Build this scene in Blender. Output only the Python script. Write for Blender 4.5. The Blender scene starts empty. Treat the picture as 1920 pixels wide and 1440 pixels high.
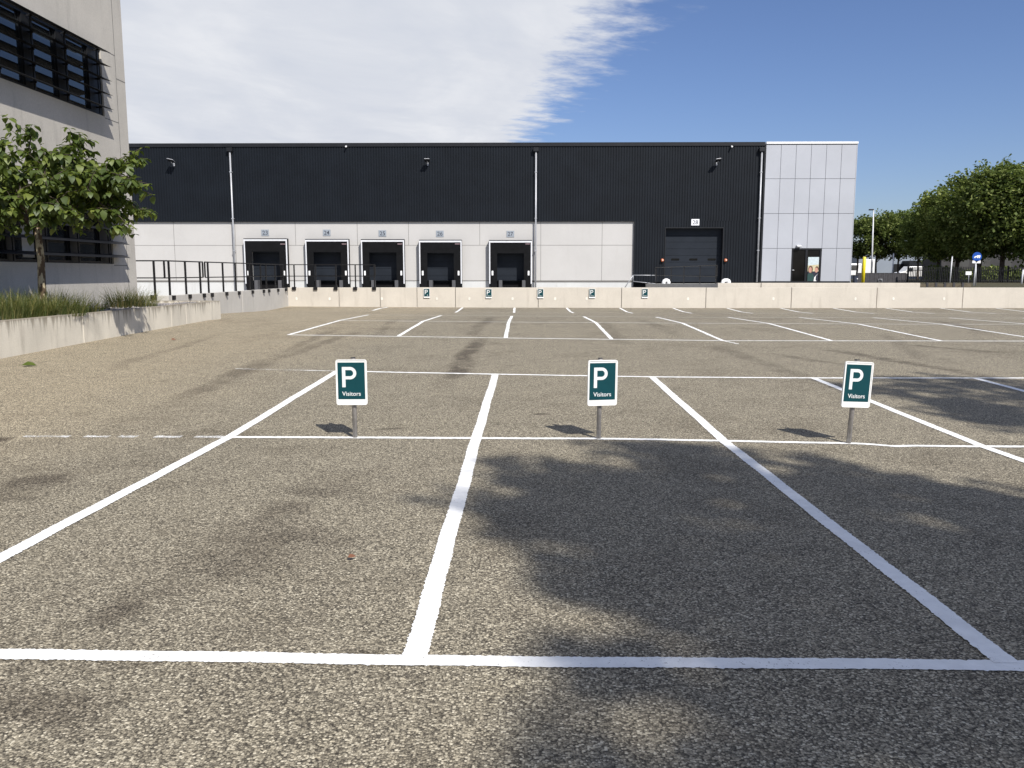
import bpy, bmesh, math, random
from mathutils import Vector, Matrix
R = math.radians
sc = bpy.context.scene
COL = sc.collection
rnd = random.Random(7)

# ------------------------------------------------------------------ camera
F = 1553.0; EYE = 1.63; YAW = R(0.885); PIT = math.atan(209 / F)
fw = Vector((-math.sin(YAW) * math.cos(PIT), math.cos(YAW) * math.cos(PIT), -math.sin(PIT)))
rt = Vector((math.cos(YAW), math.sin(YAW), 0)); upv = rt.cross(fw)
CAM = Vector((0, 0, EYE))
def ray(x, y): return fw + rt * ((x - 960) / F) - upv * ((y - 720) / F)
def atY(x, y, Y): d = ray(x, y); return CAM + d * (Y / d.y)
def atX(x, y, X): d = ray(x, y); return CAM + d * (X / d.x)
def xy(x, y, Y): p = atY(x, y, Y); return p.x, p.z
cd = bpy.data.cameras.new('camera'); co = bpy.data.objects.new('camera', cd); COL.objects.link(co)
cd.sensor_width = 36; cd.lens = F / 1920 * 36; cd.clip_end = 5000; cd.clip_start = 0.05
co.matrix_world = Matrix(((rt.x, upv.x, -fw.x, 0), (rt.y, upv.y, -fw.y, 0), (rt.z, upv.z, -fw.z, EYE), (0, 0, 0, 1)))
sc.camera = co

# ------------------------------------------------------------------ mesh builder
class MB:
    def __init__(s): s.v = []; s.f = []; s.sm = []; s.mi = []; s.m = 0
    def face(s, pts, smooth=False):
        b = len(s.v); s.v += [tuple(p) for p in pts]; s.f.append(tuple(range(b, b + len(pts)))); s.sm.append(smooth); s.mi.append(s.m)
    def box(s, x0, x1, y0, y1, z0, z1, M=None):
        p = [Vector((x, y, z)) for z in (z0, z1) for y in (y0, y1) for x in (x0, x1)]
        if M: p = [M @ q for q in p]
        b = len(s.v); s.v += [tuple(q) for q in p]
        for f in ((0, 2, 3, 1), (4, 5, 7, 6), (0, 1, 5, 4), (2, 6, 7, 3), (0, 4, 6, 2), (1, 3, 7, 5)):
            s.f.append(tuple(b + i for i in f)); s.sm.append(False); s.mi.append(s.m)
    def tube(s, pts, rad, n=8, cap=True):
        pts = [Vector(p) for p in pts]
        if not hasattr(rad, '__len__'): rad = [rad] * len(pts)
        b = len(s.v); ref = None
        for i, p in enumerate(pts):
            d = (pts[min(i + 1, len(pts) - 1)] - pts[max(i - 1, 0)]).normalized()
            if ref is None: ref = d.orthogonal().normalized()
            a = (ref - d * ref.dot(d)).normalized(); ref = a; c = d.cross(a)
            for k in range(n):
                t = 2 * math.pi * k / n; s.v.append(tuple(p + (a * math.cos(t) + c * math.sin(t)) * rad[i]))
        for i in range(len(pts) - 1):
            for k in range(n):
                k2 = (k + 1) % n
                s.f.append((b + i * n + k, b + i * n + k2, b + (i + 1) * n + k2, b + (i + 1) * n + k)); s.sm.append(True); s.mi.append(s.m)
        if cap:
            s.f.append(tuple(b + k for k in reversed(range(n)))); s.sm.append(False); s.mi.append(s.m)
            e = b + (len(pts) - 1) * n
            s.f.append(tuple(e + k for k in range(n))); s.sm.append(False); s.mi.append(s.m)
    def prism(s, poly, axis, a, b, smooth=False):
        """poly of 2D pts; axis 'y': pts are (x,z) extruded a..b along y; 'x': (y,z); 'z': (x,y)"""
        def P(u, v, t): return {'y': (u, t, v), 'x': (t, u, v), 'z': (u, v, t)}[axis]
        n = len(poly)
        s.face([P(u, v, a) for u, v in poly]); s.face([P(u, v, b) for u, v in reversed(poly)])
        for i in range(n):
            u, v = poly[i]; u2, v2 = poly[(i + 1) % n]
            s.face([P(u, v, a), P(u, v, b), P(u2, v2, b), P(u2, v2, a)], smooth)
    def build(s, name, mat, parent=None, bevel=0):
        me = bpy.data.meshes.new(name); me.from_pydata(s.v, [], s.f)
        for m in (mat if isinstance(mat, (list, tuple)) else [mat]): me.materials.append(m)
        me.polygons.foreach_set('use_smooth', s.sm); me.polygons.foreach_set('material_index', s.mi)
        bm = bmesh.new(); bm.from_mesh(me)
        if len(bm.verts) < 60000 and not getattr(s, 'nomerge', False):
            bmesh.ops.remove_doubles(bm, verts=bm.verts, dist=1e-5)
        if not getattr(s, 'nonormal', False): bmesh.ops.recalc_face_normals(bm, faces=bm.faces)
        bm.to_mesh(me); bm.free()
        return link(name, me, parent, bevel)
def link(name, me, parent=None, bevel=0):
    o = bpy.data.objects.new(name, me); COL.objects.link(o)
    if parent: 
        o.parent = parent
        o.matrix_parent_inverse = Matrix.Translation(-Vector(parent.location)) if WORLDP else Matrix()
    if bevel:
        b = o.modifiers.new('bevel', 'BEVEL'); b.width = bevel; b.segments = 2; b.limit_method = 'ANGLE'
    return o
WORLDP = True      # parts are built in world coordinates while True; in local ones while False
def tag(o, label=None, cat=None, group=None, kind=None):
    if label: o['label'] = label
    if cat: o['category'] = cat
    if group: o['group'] = group
    if kind: o['kind'] = kind
    return o
def empty(name, loc, label, cat, group=None):
    o = bpy.data.objects.new(name, None); COL.objects.link(o); o.location = loc; o.empty_display_size = .2
    return tag(o, label, cat, group)
def copy_tree(o, parent=None):
    c = o.copy(); COL.objects.link(c)
    if parent: c.parent = parent
    for ch in list(o.children): copy_tree(ch, c)
    return c

# ------------------------------------------------------------------ materials
def newmat(name):
    m = bpy.data.materials.new(name); m.use_nodes = True; nt = m.node_tree; nt.nodes.clear()
    out = nt.nodes.new('ShaderNodeOutputMaterial')
    return m, nt, out
class NT:
    def __init__(s, nt): s.nt = nt
    def n(s, t, **kw):
        nd = s.nt.nodes.new(t)
        for k, v in kw.items():
            if k.startswith('i_'):
                key = k[2:]; nd.inputs[int(key) if key.isdigit() else key.replace('_', ' ')].default_value = v
            else: setattr(nd, k, v)
        return nd
    def l(s, a, b): s.nt.links.new(a, b)
    def inp(s, sock, v):
        if hasattr(v, 'is_output') or isinstance(v, bpy.types.NodeSocket): s.l(v, sock)
        elif v is not None: sock.default_value = v
    def math(s, op, a, b=None, c=None, clamp=False):
        nd = s.n('ShaderNodeMath', operation=op, use_clamp=clamp)
        for i, v in enumerate((a, b, c)): s.inp(nd.inputs[i], v)
        return nd.outputs[0]
    def mix(s, fac, a, b, mode='MIX'):
        nd = s.n('ShaderNodeMix', data_type='RGBA', blend_type=mode)
        s.inp(nd.inputs[0], fac); s.inp(nd.inputs[6], a); s.inp(nd.inputs[7], b); return nd.outputs[2]
    def noise(s, vec, scale, detail=4, rough=.5, dist=0):
        nd = s.n('ShaderNodeTexNoise'); nd.inputs['Scale'].default_value = scale; nd.inputs['Detail'].default_value = detail
        nd.inputs['Roughness'].default_value = rough; nd.inputs['Distortion'].default_value = dist
        if vec is not None: s.l(vec, nd.inputs['Vector'])
        return nd.outputs['Fac']
    def ramp(s, fac, stops, interp='LINEAR'):
        nd = s.n('ShaderNodeValToRGB'); cr = nd.color_ramp; cr.interpolation = interp
        while len(cr.elements) < len(stops): cr.elements.new(.5)
        for e, (p, c) in zip(cr.elements, stops): e.position = p; e.color = c if len(c) == 4 else (*c, 1)
        s.l(fac, nd.inputs[0]); return nd.outputs[0]
    def smooth(s, v, a, b):
        nd = s.n('ShaderNodeMapRange', interpolation_type='SMOOTHSTEP'); s.inp(nd.inputs[0], v)
        nd.inputs[1].default_value = a; nd.inputs[2].default_value = b; return nd.outputs[0]
    def mapping(s, vec, scale=(1, 1, 1), rot=(0, 0, 0), loc=(0, 0, 0)):
        nd = s.n('ShaderNodeMapping'); nd.inputs['Scale'].default_value = scale; nd.inputs['Rotation'].default_value = rot
        nd.inputs['Location'].default_value = loc; s.l(vec, nd.inputs[0]); return nd.outputs[0]
    def pos(s): return s.n('ShaderNodeNewGeometry').outputs['Position']
    def bump(s, h, strength=.3, dist=.01):
        nd = s.n('ShaderNodeBump'); nd.inputs['Strength'].default_value = strength; nd.inputs['Distance'].default_value = dist
        s.l(h, nd.inputs['Height']); return nd.outputs[0]
    def bsdf(s, out, color, rough=.8, metal=0, normal=None, spec=None):
        b = s.n('ShaderNodeBsdfPrincipled'); s.inp(b.inputs['Base Color'], color if not isinstance(color, tuple) or len(color) == 4 else (*color, 1))
        s.inp(b.inputs['Roughness'], rough); b.inputs['Metallic'].default_value = metal
        if normal is not None: s.l(normal, b.inputs['Normal'])
        if spec is not None: b.inputs['Specular IOR Level'].default_value = spec
        s.l(b.outputs[0], out.inputs[0]); return b
def c4(c, k=1): return (c[0] * k, c[1] * k, c[2] * k, 1)
def plain(name, col, rough=.6, metal=0, var=.12, scale=6, spec=None, bump=0):
    m, nt, out = newmat(name); T = NT(nt); p = T.pos()
    n = T.noise(p, scale, 5, .6)
    c = T.ramp(n, [(.3, c4(col, 1 - var)), (.7, c4(col, 1 + var))])
    nm = T.bump(T.noise(p, scale * 8, 3), bump, .004) if bump else None
    T.bsdf(out, c, rough, metal, nm, spec); return m
def concrete(name, col, var=.1, dirt=.25, tint=(.16, .13, .095), top=None, bscale=1.0, rough=.85):
    """mottled concrete, vertical run marks, pores; top = height of an upper edge from which drip stains hang"""
    m, nt, out = newmat(name); T = NT(nt); p = T.pos()
    a = T.noise(p, .9 * bscale, 6, .62, .4); b = T.noise(T.mapping(p, (2.2, 2.2, .35)), 1.6, 5, .6); fine = T.noise(p, 45, 3, .6)
    col1 = T.ramp(a, [(.28, c4(col, 1 - var)), (.5, c4(col)), (.72, c4(col, 1 + var))])
    st = T.smooth(b, .52, .8); c = T.mix(T.math('MULTIPLY', st, dirt), col1, (*tint, 1))
    c = T.mix(.10, c, T.ramp(fine, [(.3, (0, 0, 0)), (.7, (1, 1, 1))]), 'OVERLAY')
    pores = T.smooth(T.noise(p, 22, 2, .5), .27, .2); c = T.mix(T.math('MULTIPLY', pores, .25), c, (.1, .09, .08, 1))
    if top is not None:
        z = T.n('ShaderNodeSeparateXYZ'); T.l(p, z.inputs[0])
        d = T.math('SUBTRACT', top, z.outputs[2])
        run = T.noise(T.mapping(p, (5, 5, .25)), 2.2, 4, .65)
        ln = T.math('MULTIPLY', T.smooth(run, .42, .75), .55)
        drip = T.math('SUBTRACT', 1.0, T.math('DIVIDE', d, T.math('ADD', ln, .03)), None, True)
        c = T.mix(T.math('MULTIPLY', drip, .75), c, (.13, .105, .07, 1))
    T.bsdf(out, c, rough, 0, T.bump(T.noise(p, 30, 5, .6), .25, .006), .3); return m
def leafmat(name, cols, trans=.35, gloss=.08):
    m, nt, out = newmat(name); T = NT(nt)
    g = T.n('ShaderNodeNewGeometry'); rp = g.outputs['Random Per Island']
    c = T.ramp(rp, [(i / (len(cols) - 1), (*k, 1)) for i, k in enumerate(cols)])
    n = T.noise(g.outputs['Position'], .8, 3); c = T.mix(.5, c, T.ramp(n, [(.3, (.25, .3, .2)), (.7, (.75, .75, .6))]), 'OVERLAY')
    oi = T.n('ShaderNodeObjectInfo'); c = T.mix(.55, c, T.ramp(oi.outputs['Random'], [(0, (.36, .42, .30)), (.5, (.5, .5, .42)), (1, (.66, .62, .42))]), 'OVERLAY')
    d = T.n('ShaderNodeBsdfDiffuse'); T.l(c, d.inputs[0]); t = T.n('ShaderNodeBsdfTranslucent')
    T.l(T.mix(.5, c, (.22, .3, .04, 1)), t.inputs[0])
    mx = T.n('ShaderNodeMixShader'); mx.inputs[0].default_value = trans; T.l(d.outputs[0], mx.inputs[1]); T.l(t.outputs[0], mx.inputs[2])
    gl = T.n('ShaderNodeBsdfGlossy'); gl.inputs[0].default_value = (.8, .85, .8, 1); gl.inputs['Roughness'].default_value = .5
    m2 = T.n('ShaderNodeMixShader'); m2.inputs[0].default_value = gloss; T.l(mx.outputs[0], m2.inputs[1]); T.l(gl.outputs[0], m2.inputs[2])
    T.l(m2.outputs[0], out.inputs[0]); return m

def asphalt():
    m, nt, out = newmat('exposed_aggregate_asphalt'); T = NT(nt); p = T.pos()
    sep = T.n('ShaderNodeSeparateXYZ'); T.l(p, sep.inputs[0])
    def vor(scale, off):
        v = T.n('ShaderNodeTexVoronoi'); v.inputs['Scale'].default_value = scale; v.inputs['Randomness'].default_value = 1
        T.l(T.mapping(p, loc=off), v.inputs['Vector']); return v
    warp = T.n('ShaderNodeTexNoise'); warp.inputs['Scale'].default_value = 60; T.l(p, warp.inputs['Vector'])
    v1 = vor(104, (0, 0, 0)); v2 = vor(180, (3, 7, 0))
    r1 = T.n('ShaderNodeSeparateColor'); T.l(v1.outputs['Color'], r1.inputs[0])
    r2 = T.n('ShaderNodeSeparateColor'); T.l(v2.outputs['Color'], r2.inputs[0])
    K = STONE
    stones = [(0, (.035, .030, .023)), (.22, (.10, .087, .066)), (.45, (.19, .167, .123)), (.7, (.30, .265, .195)), (.88, (.46, .41, .305)), (1, (.68, .62, .48))]
    s1 = T.ramp(r1.outputs[0], [(a, c4(c, K)) for a, c in stones]); s2 = T.ramp(r2.outputs[0], [(a, c4(c, K)) for a, c in stones])
    c = T.mix(.28, s1, s2)
    gap = T.smooth(v1.outputs['Distance'], .48, .85)
    c = T.mix(T.math('MULTIPLY', gap, .85), c, (.035, .03, .024, 1))
    # broad wear: patches, worn wheel lanes and damp-looking dark spots that belong to the surface
    big = T.noise(p, .22, 5, .6, .3); mid = T.noise(p, 1.1, 5, .65, .5); sp = T.noise(p, 9, 3, .6)
    tone = T.math('ADD', T.math('MULTIPLY', T.math('SUBTRACT', big, .5), .55), T.math('MULTIPLY', T.math('SUBTRACT', mid, .5), .75))
    tone = T.math('ADD', tone, T.math('MULTIPLY', T.math('SUBTRACT', sp, .5), .25))
    c = T.mix(1.0, c, T.ramp(T.math('ADD', tone, .5), [(.2, (.62, .60, .58)), (.5, (1, 1, 1)), (.8, (1.0, 1.0, .98))]), 'MULTIPLY')
    c = T.mix(T.smooth(mid, .62, .78), c, T.mix(1, c, (.72, .71, .72, 1), 'MULTIPLY'))
    # paler, less worn strip along the planter side
    wob = T.math('MULTIPLY', T.math('SUBTRACT', T.noise(p, .5, 3), .5), 2.5)
    left = T.smooth(T.math('ADD', T.math('ADD', sep.outputs[0], T.math('MULTIPLY', sep.outputs[1], -.05)), wob), -3.2, -7.0)
    c = T.mix(T.math('MULTIPLY', left, .55), c, T.mix(1, c, (1.5, 1.42, 1.3, 1), 'MULTIPLY'))
    # tyre and scuff marks, and one painted shadow: soft bands about line segments
    xy2 = T.n('ShaderNodeCombineXYZ'); T.l(sep.outputs[0], xy2.inputs[0]); T.l(sep.outputs[1], xy2.inputs[1])
    wv = T.n('ShaderNodeVectorMath', operation='ADD'); T.l(xy2.outputs[0], wv.inputs[0])
    wn = T.n('ShaderNodeTexNoise'); wn.inputs['Scale'].default_value = .6; T.l(p, wn.inputs['Vector'])
    ws = T.n('ShaderNodeVectorMath', operation='MULTIPLY_ADD'); T.l(wn.outputs['Color'], ws.inputs[0]); ws.inputs[1].default_value = (.5, .5, 0); ws.inputs[2].default_value = (-.25, -.25, 0)
    T.l(ws.outputs[0], wv.inputs[1])
    dark = None
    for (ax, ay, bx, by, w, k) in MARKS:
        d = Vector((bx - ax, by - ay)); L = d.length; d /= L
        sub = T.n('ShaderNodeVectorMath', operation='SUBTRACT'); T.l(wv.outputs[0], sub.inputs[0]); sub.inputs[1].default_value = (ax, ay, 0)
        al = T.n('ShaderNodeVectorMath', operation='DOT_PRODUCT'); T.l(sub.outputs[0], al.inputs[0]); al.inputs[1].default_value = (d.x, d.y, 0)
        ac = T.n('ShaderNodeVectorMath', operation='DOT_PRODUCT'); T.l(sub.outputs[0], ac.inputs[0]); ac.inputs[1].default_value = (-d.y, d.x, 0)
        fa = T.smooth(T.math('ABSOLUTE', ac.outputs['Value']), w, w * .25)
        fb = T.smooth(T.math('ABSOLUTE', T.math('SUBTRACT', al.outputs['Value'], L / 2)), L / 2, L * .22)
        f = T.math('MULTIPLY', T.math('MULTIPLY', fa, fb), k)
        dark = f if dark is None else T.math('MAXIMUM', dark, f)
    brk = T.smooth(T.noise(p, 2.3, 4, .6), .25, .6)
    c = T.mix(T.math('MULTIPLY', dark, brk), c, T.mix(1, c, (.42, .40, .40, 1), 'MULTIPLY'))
    v3 = vor(44, (1, 2, 0)); r3 = T.n('ShaderNodeSeparateColor'); T.l(v3.outputs['Color'], r3.inputs[0])
    v4 = vor(72, (5, 1, 0)); r4_ = T.n('ShaderNodeSeparateColor'); T.l(v4.outputs['Color'], r4_.inputs[0])
    cl = T.math('ADD', T.math('MULTIPLY', T.math('POWER', r3.outputs[0], 2.0), .6), T.math('MULTIPLY', r4_.outputs[1], .5))
    c = T.mix(.45, c, T.ramp(cl, [(.0, (.58, .57, .56)), (.45, (1, 1, 1)), (1, (1.0, 1.0, 1.0))]), 'MULTIPLY')
    c = T.mix(T.math('MULTIPLY', T.smooth(cl, .7, 1.05), .25), c, T.mix(1, c, (1.7, 1.66, 1.58, 1), 'MULTIPLY'))
    h = T.math('SUBTRACT', 1, v1.outputs['Distance'])
    T.bsdf(out, c, .85, 0, T.bump(T.math('ADD', h, T.math('MULTIPLY', r1.outputs[1], .5)), .55, .006), .25)
    return m
def paint(name, worn=0.0, col=(.86, .86, .84)):
    m, nt, out = newmat(name); T = NT(nt); p = T.pos()
    n = T.noise(p, 70, 3, .6); big = T.noise(p, 3, 4, .6)
    c = T.ramp(T.noise(p, 14, 4), [(.3, c4(col, .90)), (.7, c4(col, 1.02))]); c = T.mix(T.smooth(T.noise(p, 1.3, 4, .6), .55, .75), c, c4(col, .80))
    sp = T.smooth(T.math('ADD', n, T.math('MULTIPLY', T.math('SUBTRACT', big, .5), .45)), .335, .28)
    c = T.mix(T.math('MULTIPLY', sp, .75), c, (.16, .14, .12, 1))
    b = T.bsdf(out, c, .7, 0, T.bump(T.noise(p, 90, 3), .5, .005), .3)
    if worn:
        tr = T.n('ShaderNodeBsdfTransparent'); mx = T.n('ShaderNodeMixShader')
        f = T.smooth(T.math('ADD', T.noise(p, 110, 3, .7), T.math('MULTIPLY', T.math('SUBTRACT', T.noise(p, 1.7, 3), .5), .5)), worn + .03, worn - .03)
        T.l(f, mx.inputs[0]); T.l(b.outputs[0], mx.inputs[1]); T.l(tr.outputs[0], mx.inputs[2]); T.l(mx.outputs[0], out.inputs[0])
    return m
def glassmat(name, col=(.012, .015, .018), rough=.04, ior=1.9):
    m, nt, out = newmat(name); T = NT(nt); p = T.pos()
    c = T.ramp(T.noise(p, 1.5, 3), [(.3, c4(col, .7)), (.7, c4(col, 1.4))])
    b = T.bsdf(out, c, rough, 0, T.bump(T.noise(p, .8, 2), .02, .02)); b.inputs['IOR'].default_value = ior; return m
def bark(name, patches=False):
    m, nt, out = newmat(name); T = NT(nt); p = T.pos()
    n = T.noise(T.mapping(p, (6, 6, 2.2)), 2, 5, .6)
    if patches: c = T.ramp(n, [(.0, (.055, .035, .02)), (.47, (.10, .07, .045)), (.52, (.36, .31, .21)), (1, (.44, .38, .27))])
    else: c = T.ramp(n, [(.3, (.045, .035, .026)), (.7, (.11, .09, .07))])
    T.bsdf(out, c, .9, 0, T.bump(T.noise(T.mapping(p, (8, 8, 2)), 5, 5), .5, .02), .2); return m

# worn or scuffed lanes on the lot, and one cast shadow painted at its left: (x0,y0,x1,y1,half width,strength)
def gp(x, y): # pixel -> flat lot position
    d = ray(x, y); t = -EYE / d.z; q = CAM + d * t; return q.x, q.y
STONE = 1.13
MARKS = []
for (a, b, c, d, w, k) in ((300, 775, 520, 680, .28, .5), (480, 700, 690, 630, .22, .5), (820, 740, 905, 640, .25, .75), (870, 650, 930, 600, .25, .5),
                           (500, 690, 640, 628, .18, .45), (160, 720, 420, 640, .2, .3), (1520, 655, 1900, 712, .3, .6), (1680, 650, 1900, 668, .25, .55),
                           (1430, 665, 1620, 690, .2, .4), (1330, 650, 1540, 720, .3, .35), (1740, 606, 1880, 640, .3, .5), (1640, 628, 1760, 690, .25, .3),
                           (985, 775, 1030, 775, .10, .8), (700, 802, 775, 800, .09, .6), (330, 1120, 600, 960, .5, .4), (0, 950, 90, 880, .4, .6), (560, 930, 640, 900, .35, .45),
                           (700, 650, 740, 610, .2, .35), (-40, 824, 26, 821, .13, .95), (1120, 612, 1180, 660, .25, .3), (0, 1400, 140, 1290, .35, .5), (180, 1180, 320, 1110, .16, .55), (230, 1120, 420, 1100, .2, .4), (500, 1000, 560, 930, .25, .5), (600, 1030, 660, 990, .2, .35), (120, 1260, 330, 1245, .10, .45), (600, 1245, 720, 1250, .09, .5), (1180, 600, 1300, 650, .3, .25)):  # the band crossing the left frame edge is a cast shadow painted dark
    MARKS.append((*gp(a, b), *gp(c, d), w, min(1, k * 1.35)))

M = {}
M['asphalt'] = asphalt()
M['paint'] = paint('road_paint'); M['worn'] = paint('worn_road_paint', .5)
M['wall'] = concrete('precast_wall_concrete', (.52, .48, .415), .08, .22)
M['ramp_wall'] = concrete('ramp_wall_concrete', (.48, .46, .42), .08, .25)
M['planter'] = concrete('planter_concrete', (.60, .555, .465), .13, .4, top=.79)
M['facade'] = concrete('facade_concrete', (.45, .425, .38), .1, .3, (.2, .19, .17), bscale=.6)
M['panel'] = concrete('pale_panel_concrete', (.455, .445, .43), .05, .14, (.35, .33, .29), bscale=.4)
M['plinth'] = concrete('plinth_concrete', (.52, .525, .515), .06, .2)
M['yard'] = concrete('yard_concrete', (.38, .37, .345), .1, .2)
M['joint'] = plain('joint_sealant', (.14, .135, .125), .8)
M['clad'] = plain('dark_ribbed_steel', (.0064, .0086, .0122), .5, .0, .18, .7, spec=.2)
M['dark'] = plain('charcoal_metal', (.0105, .0115, .014), .5, 0, .2, 3, .3)
M['black'] = plain('black_rubber', (.005, .005, .006), .8, 0, .3, 4, .15)
M['curtain'] = plain('black_dock_fabric', (.0035, .0038, .0046), .85, 0, .4, 2.5, .18)
M['doorpanel'] = plain('charcoal_door_panel', (.016, .020, .027), .5, 0, .12, 1.2, .15)
M['rail'] = plain('black_railing_paint', (.008, .008, .009), .5, 0, .25, 8, .3)
M['trim'] = plain('white_aluminium_trim', (.62, .63, .65), .4, 0, .08, 4)
M['white'] = plain('white_sheet', (.80, .80, .79), .4, 0, .04, 4)
M['wpanel'] = plain('white_facade_panel', (.40, .415, .45), .42, 0, .05, .35, .3)
M['pipe'] = plain('galvanised_pipe', (.40, .41, .43), .45, .3, .12, 3)
M['plate'] = plain('grey_number_plate', (.27, .30, .335), .5, 0, .06, 5)
M['plate_white'] = plain('white_number_plate', (.72, .73, .76), .5, 0, .05, 5)
M['ink'] = plain('dark_ink', (.03, .035, .05), .5)
M['teal'] = plain('teal_sign_face', (.0035, .046, .055), .5, 0, .07, 9, .2)
M['letter'] = plain('white_sign_letter', (.66, .68, .67), .45, 0, .05, 20)
M['zinc'] = plain('zinc_sign_post', (.30, .285, .27), .45, .45, .18, 25, .1)
M['signback'] = plain('white_sign_board', (.78, .78, .75), .4, 0, .05, 12)
M['bark'] = bark('grey_bark'); M['bark2'] = bark('patchy_bark', True)
M['leaf'] = leafmat('fresh_leaf', [(.034, .052, .014), (.055, .082, .02), (.09, .122, .03), (.155, .185, .05)], .34, .035)
M['leaf2'] = leafmat('far_leaf', [(.055, .075, .03), (.095, .125, .045), (.15, .18, .07), (.25, .27, .12)], .3, .006)
M['blade'] = leafmat('grass_blade', [(.06, .085, .035), (.11, .135, .055), (.20, .185, .085), (.34, .28, .15)], .35, .02)
M['blade2'] = leafmat('dark_grass_blade', [(.03, .04, .018), (.06, .07, .03), (.13, .115, .055), (.22, .16, .09)], .3, .02)
M['gravel'] = None
M['glass'] = glassmat('dark_window_glass'); M['glass2'] = glassmat('door_glass', (.006, .006, .006), .04, 1.25)
M['blind'] = plain('pale_blind', (.42, .43, .44), .8)
M['yellow'] = plain('yellow_paint', (.72, .58, .015), .4, 0, .08, 4)
M['orange'] = plain('orange_lamp_lens', (.62, .16, .06), .3)
M['lens'] = plain('pale_lamp_lens', (.75, .62, .5), .3)
M['blue'] = plain('blue_sign_face', (.008, .07, .36), .35, 0, .06, 6)
M['red'] = plain('red_print', (.16, .02, .03), .5)
M['brown'] = plain('brown_dry_leaf', (.17, .07, .035), .7)
M['verge'] = plain('verge_soil_and_grass', (.075, .07, .045), .95, 0, .45, 2.5, .1)
M['tar'] = plain('road_tarmac', (.05, .05, .049), .9, 0, .15, 3, .1)
M['slate'] = plain('slate_timber_boards', (.04, .038, .042), .7, 0, .3, 5)
M['farwall'] = plain('grey_blue_cladding', (.22, .25, .29), .6, 0, .06, .4)
M['fardark'] = plain('dark_brick', (.035, .033, .034), .8, 0, .3, 1.2)
M['carwhite'] = plain('white_car_paint', (.75, .75, .74), .3, 0, .04, 2)
M['carglass'] = glassmat('car_glass', (.02, .025, .03))
M['tyre'] = plain('tyre_rubber', (.015, .015, .015), .8)
def gravelmat():
    m, nt, out = newmat('grey_planter_gravel'); T = NT(nt); p = T.pos()
    v = T.n('ShaderNodeTexVoronoi'); v.inputs['Scale'].default_value = 30; T.l(p, v.inputs['Vector'])
    r = T.n('ShaderNodeSeparateColor'); T.l(v.outputs['Color'], r.inputs[0])
    c = T.ramp(r.outputs[0], [(0, (.07, .065, .065)), (.5, (.2, .185, .18)), (1, (.42, .40, .39))])
    c = T.mix(T.smooth(v.outputs['Distance'], .45, .8), c, (.02, .02, .02, 1))
    T.bsdf(out, c, .85, 0, T.bump(T.math('SUBTRACT', 1, v.outputs['Distance']), .9, .03)); return m
M['gravel'] = gravelmat()

# ------------------------------------------------------------------ lot surface
Y1, Y2, Y3, Y4, Y45, Y5, Y6, Y65, Y7 = 3.27, 8.2, 13.0, 19.0, 23.9, 28.8, 34.6, 36.6, 39.6
ROWS = [(Y1, [(0, 1227), (780, 1239), (1900, 1249)]),
        (Y2, [(40, 819), (430, 820), (1125, 823), (1357, 827), (1600, 832), (1840, 838)]),
        (Y3, [(440, 692), (635, 696), (930, 702), (1222, 707), (1525, 709), (1825, 709)]),
        (Y4, [(540, 628), (948, 634), (1355, 639), (1765, 639.5)]),
        (Y45, [(635, 601), (954, 604), (1271, 606), (1700, 608)]),
        (Y5, [(694, 590.5), (1225, 594.6), (1900, 596.5)]),
        (Y6, [(698, 584.5), (856, 586), (1183, 587.5), (1900, 588)]),
        (Y65, [(698, 582), (1183, 584.8), (1900, 585.5)]),
        (Y7, [(540, 574.5), (868, 576.5), (1300, 577.5), (1900, 577.5)])]
RZ = []
for Y, pts in ROWS:
    RZ.append((Y, [(atY(x, y, Y).x, atY(x, y, Y).z) for x, y in pts]))
RZ.insert(0, (-30.0, [(a, b) for a, b in RZ[0][1]])); RZ.insert(1, (0.0, [(a, b + .02) for a, b in RZ[1][1]]))
def rowz(pts, X):
    if X <= pts[0][0]: return pts[0][1]
    for (a, za), (b, zb) in zip(pts, pts[1:]):
        if X <= b: return za + (zb - za) * (X - a) / (b - a)
    return pts[-1][1]
def gz(X, Y):
    if Y <= RZ[0][0]: return rowz(RZ[0][1], X)
    for (ya, pa), (yb, pb) in zip(RZ, RZ[1:]):
        if Y <= yb:
            t = (Y - ya) / (yb - ya); return rowz(pa, X) * (1 - t) + rowz(pb, X) * t
    return rowz(RZ[-1][1], X)
ys = sorted(set([-30, -20, -10, -4, -2, 0] + [round(.25 * i, 3) for i in range(1, 159)] + [r[0] for r in ROWS]))
XL, XR = -11.5, 75.0
xs = sorted(set([XL] + [round(-11.25 + .25 * i, 3) for i in range(0, 130)] + [24, 28, 34, 42, 55, XR]))
mb = MB(); mb.nomerge = True; nx = len(xs)
for Y in ys:
    for X in xs: mb.v.append((X, Y, gz(X, Y)))
for j in range(len(ys) - 1):
    for i in range(nx - 1):
        mb.f.append((j * nx + i, j * nx + i + 1, (j + 1) * nx + i + 1, (j + 1) * nx + i)); mb.sm.append(True); mb.mi.append(0)
lot = tag(mb.build('parking_lot', M['asphalt']), kind='structure', label='exposed aggregate asphalt parking lot with beige stones', cat='parking lot')

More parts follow.
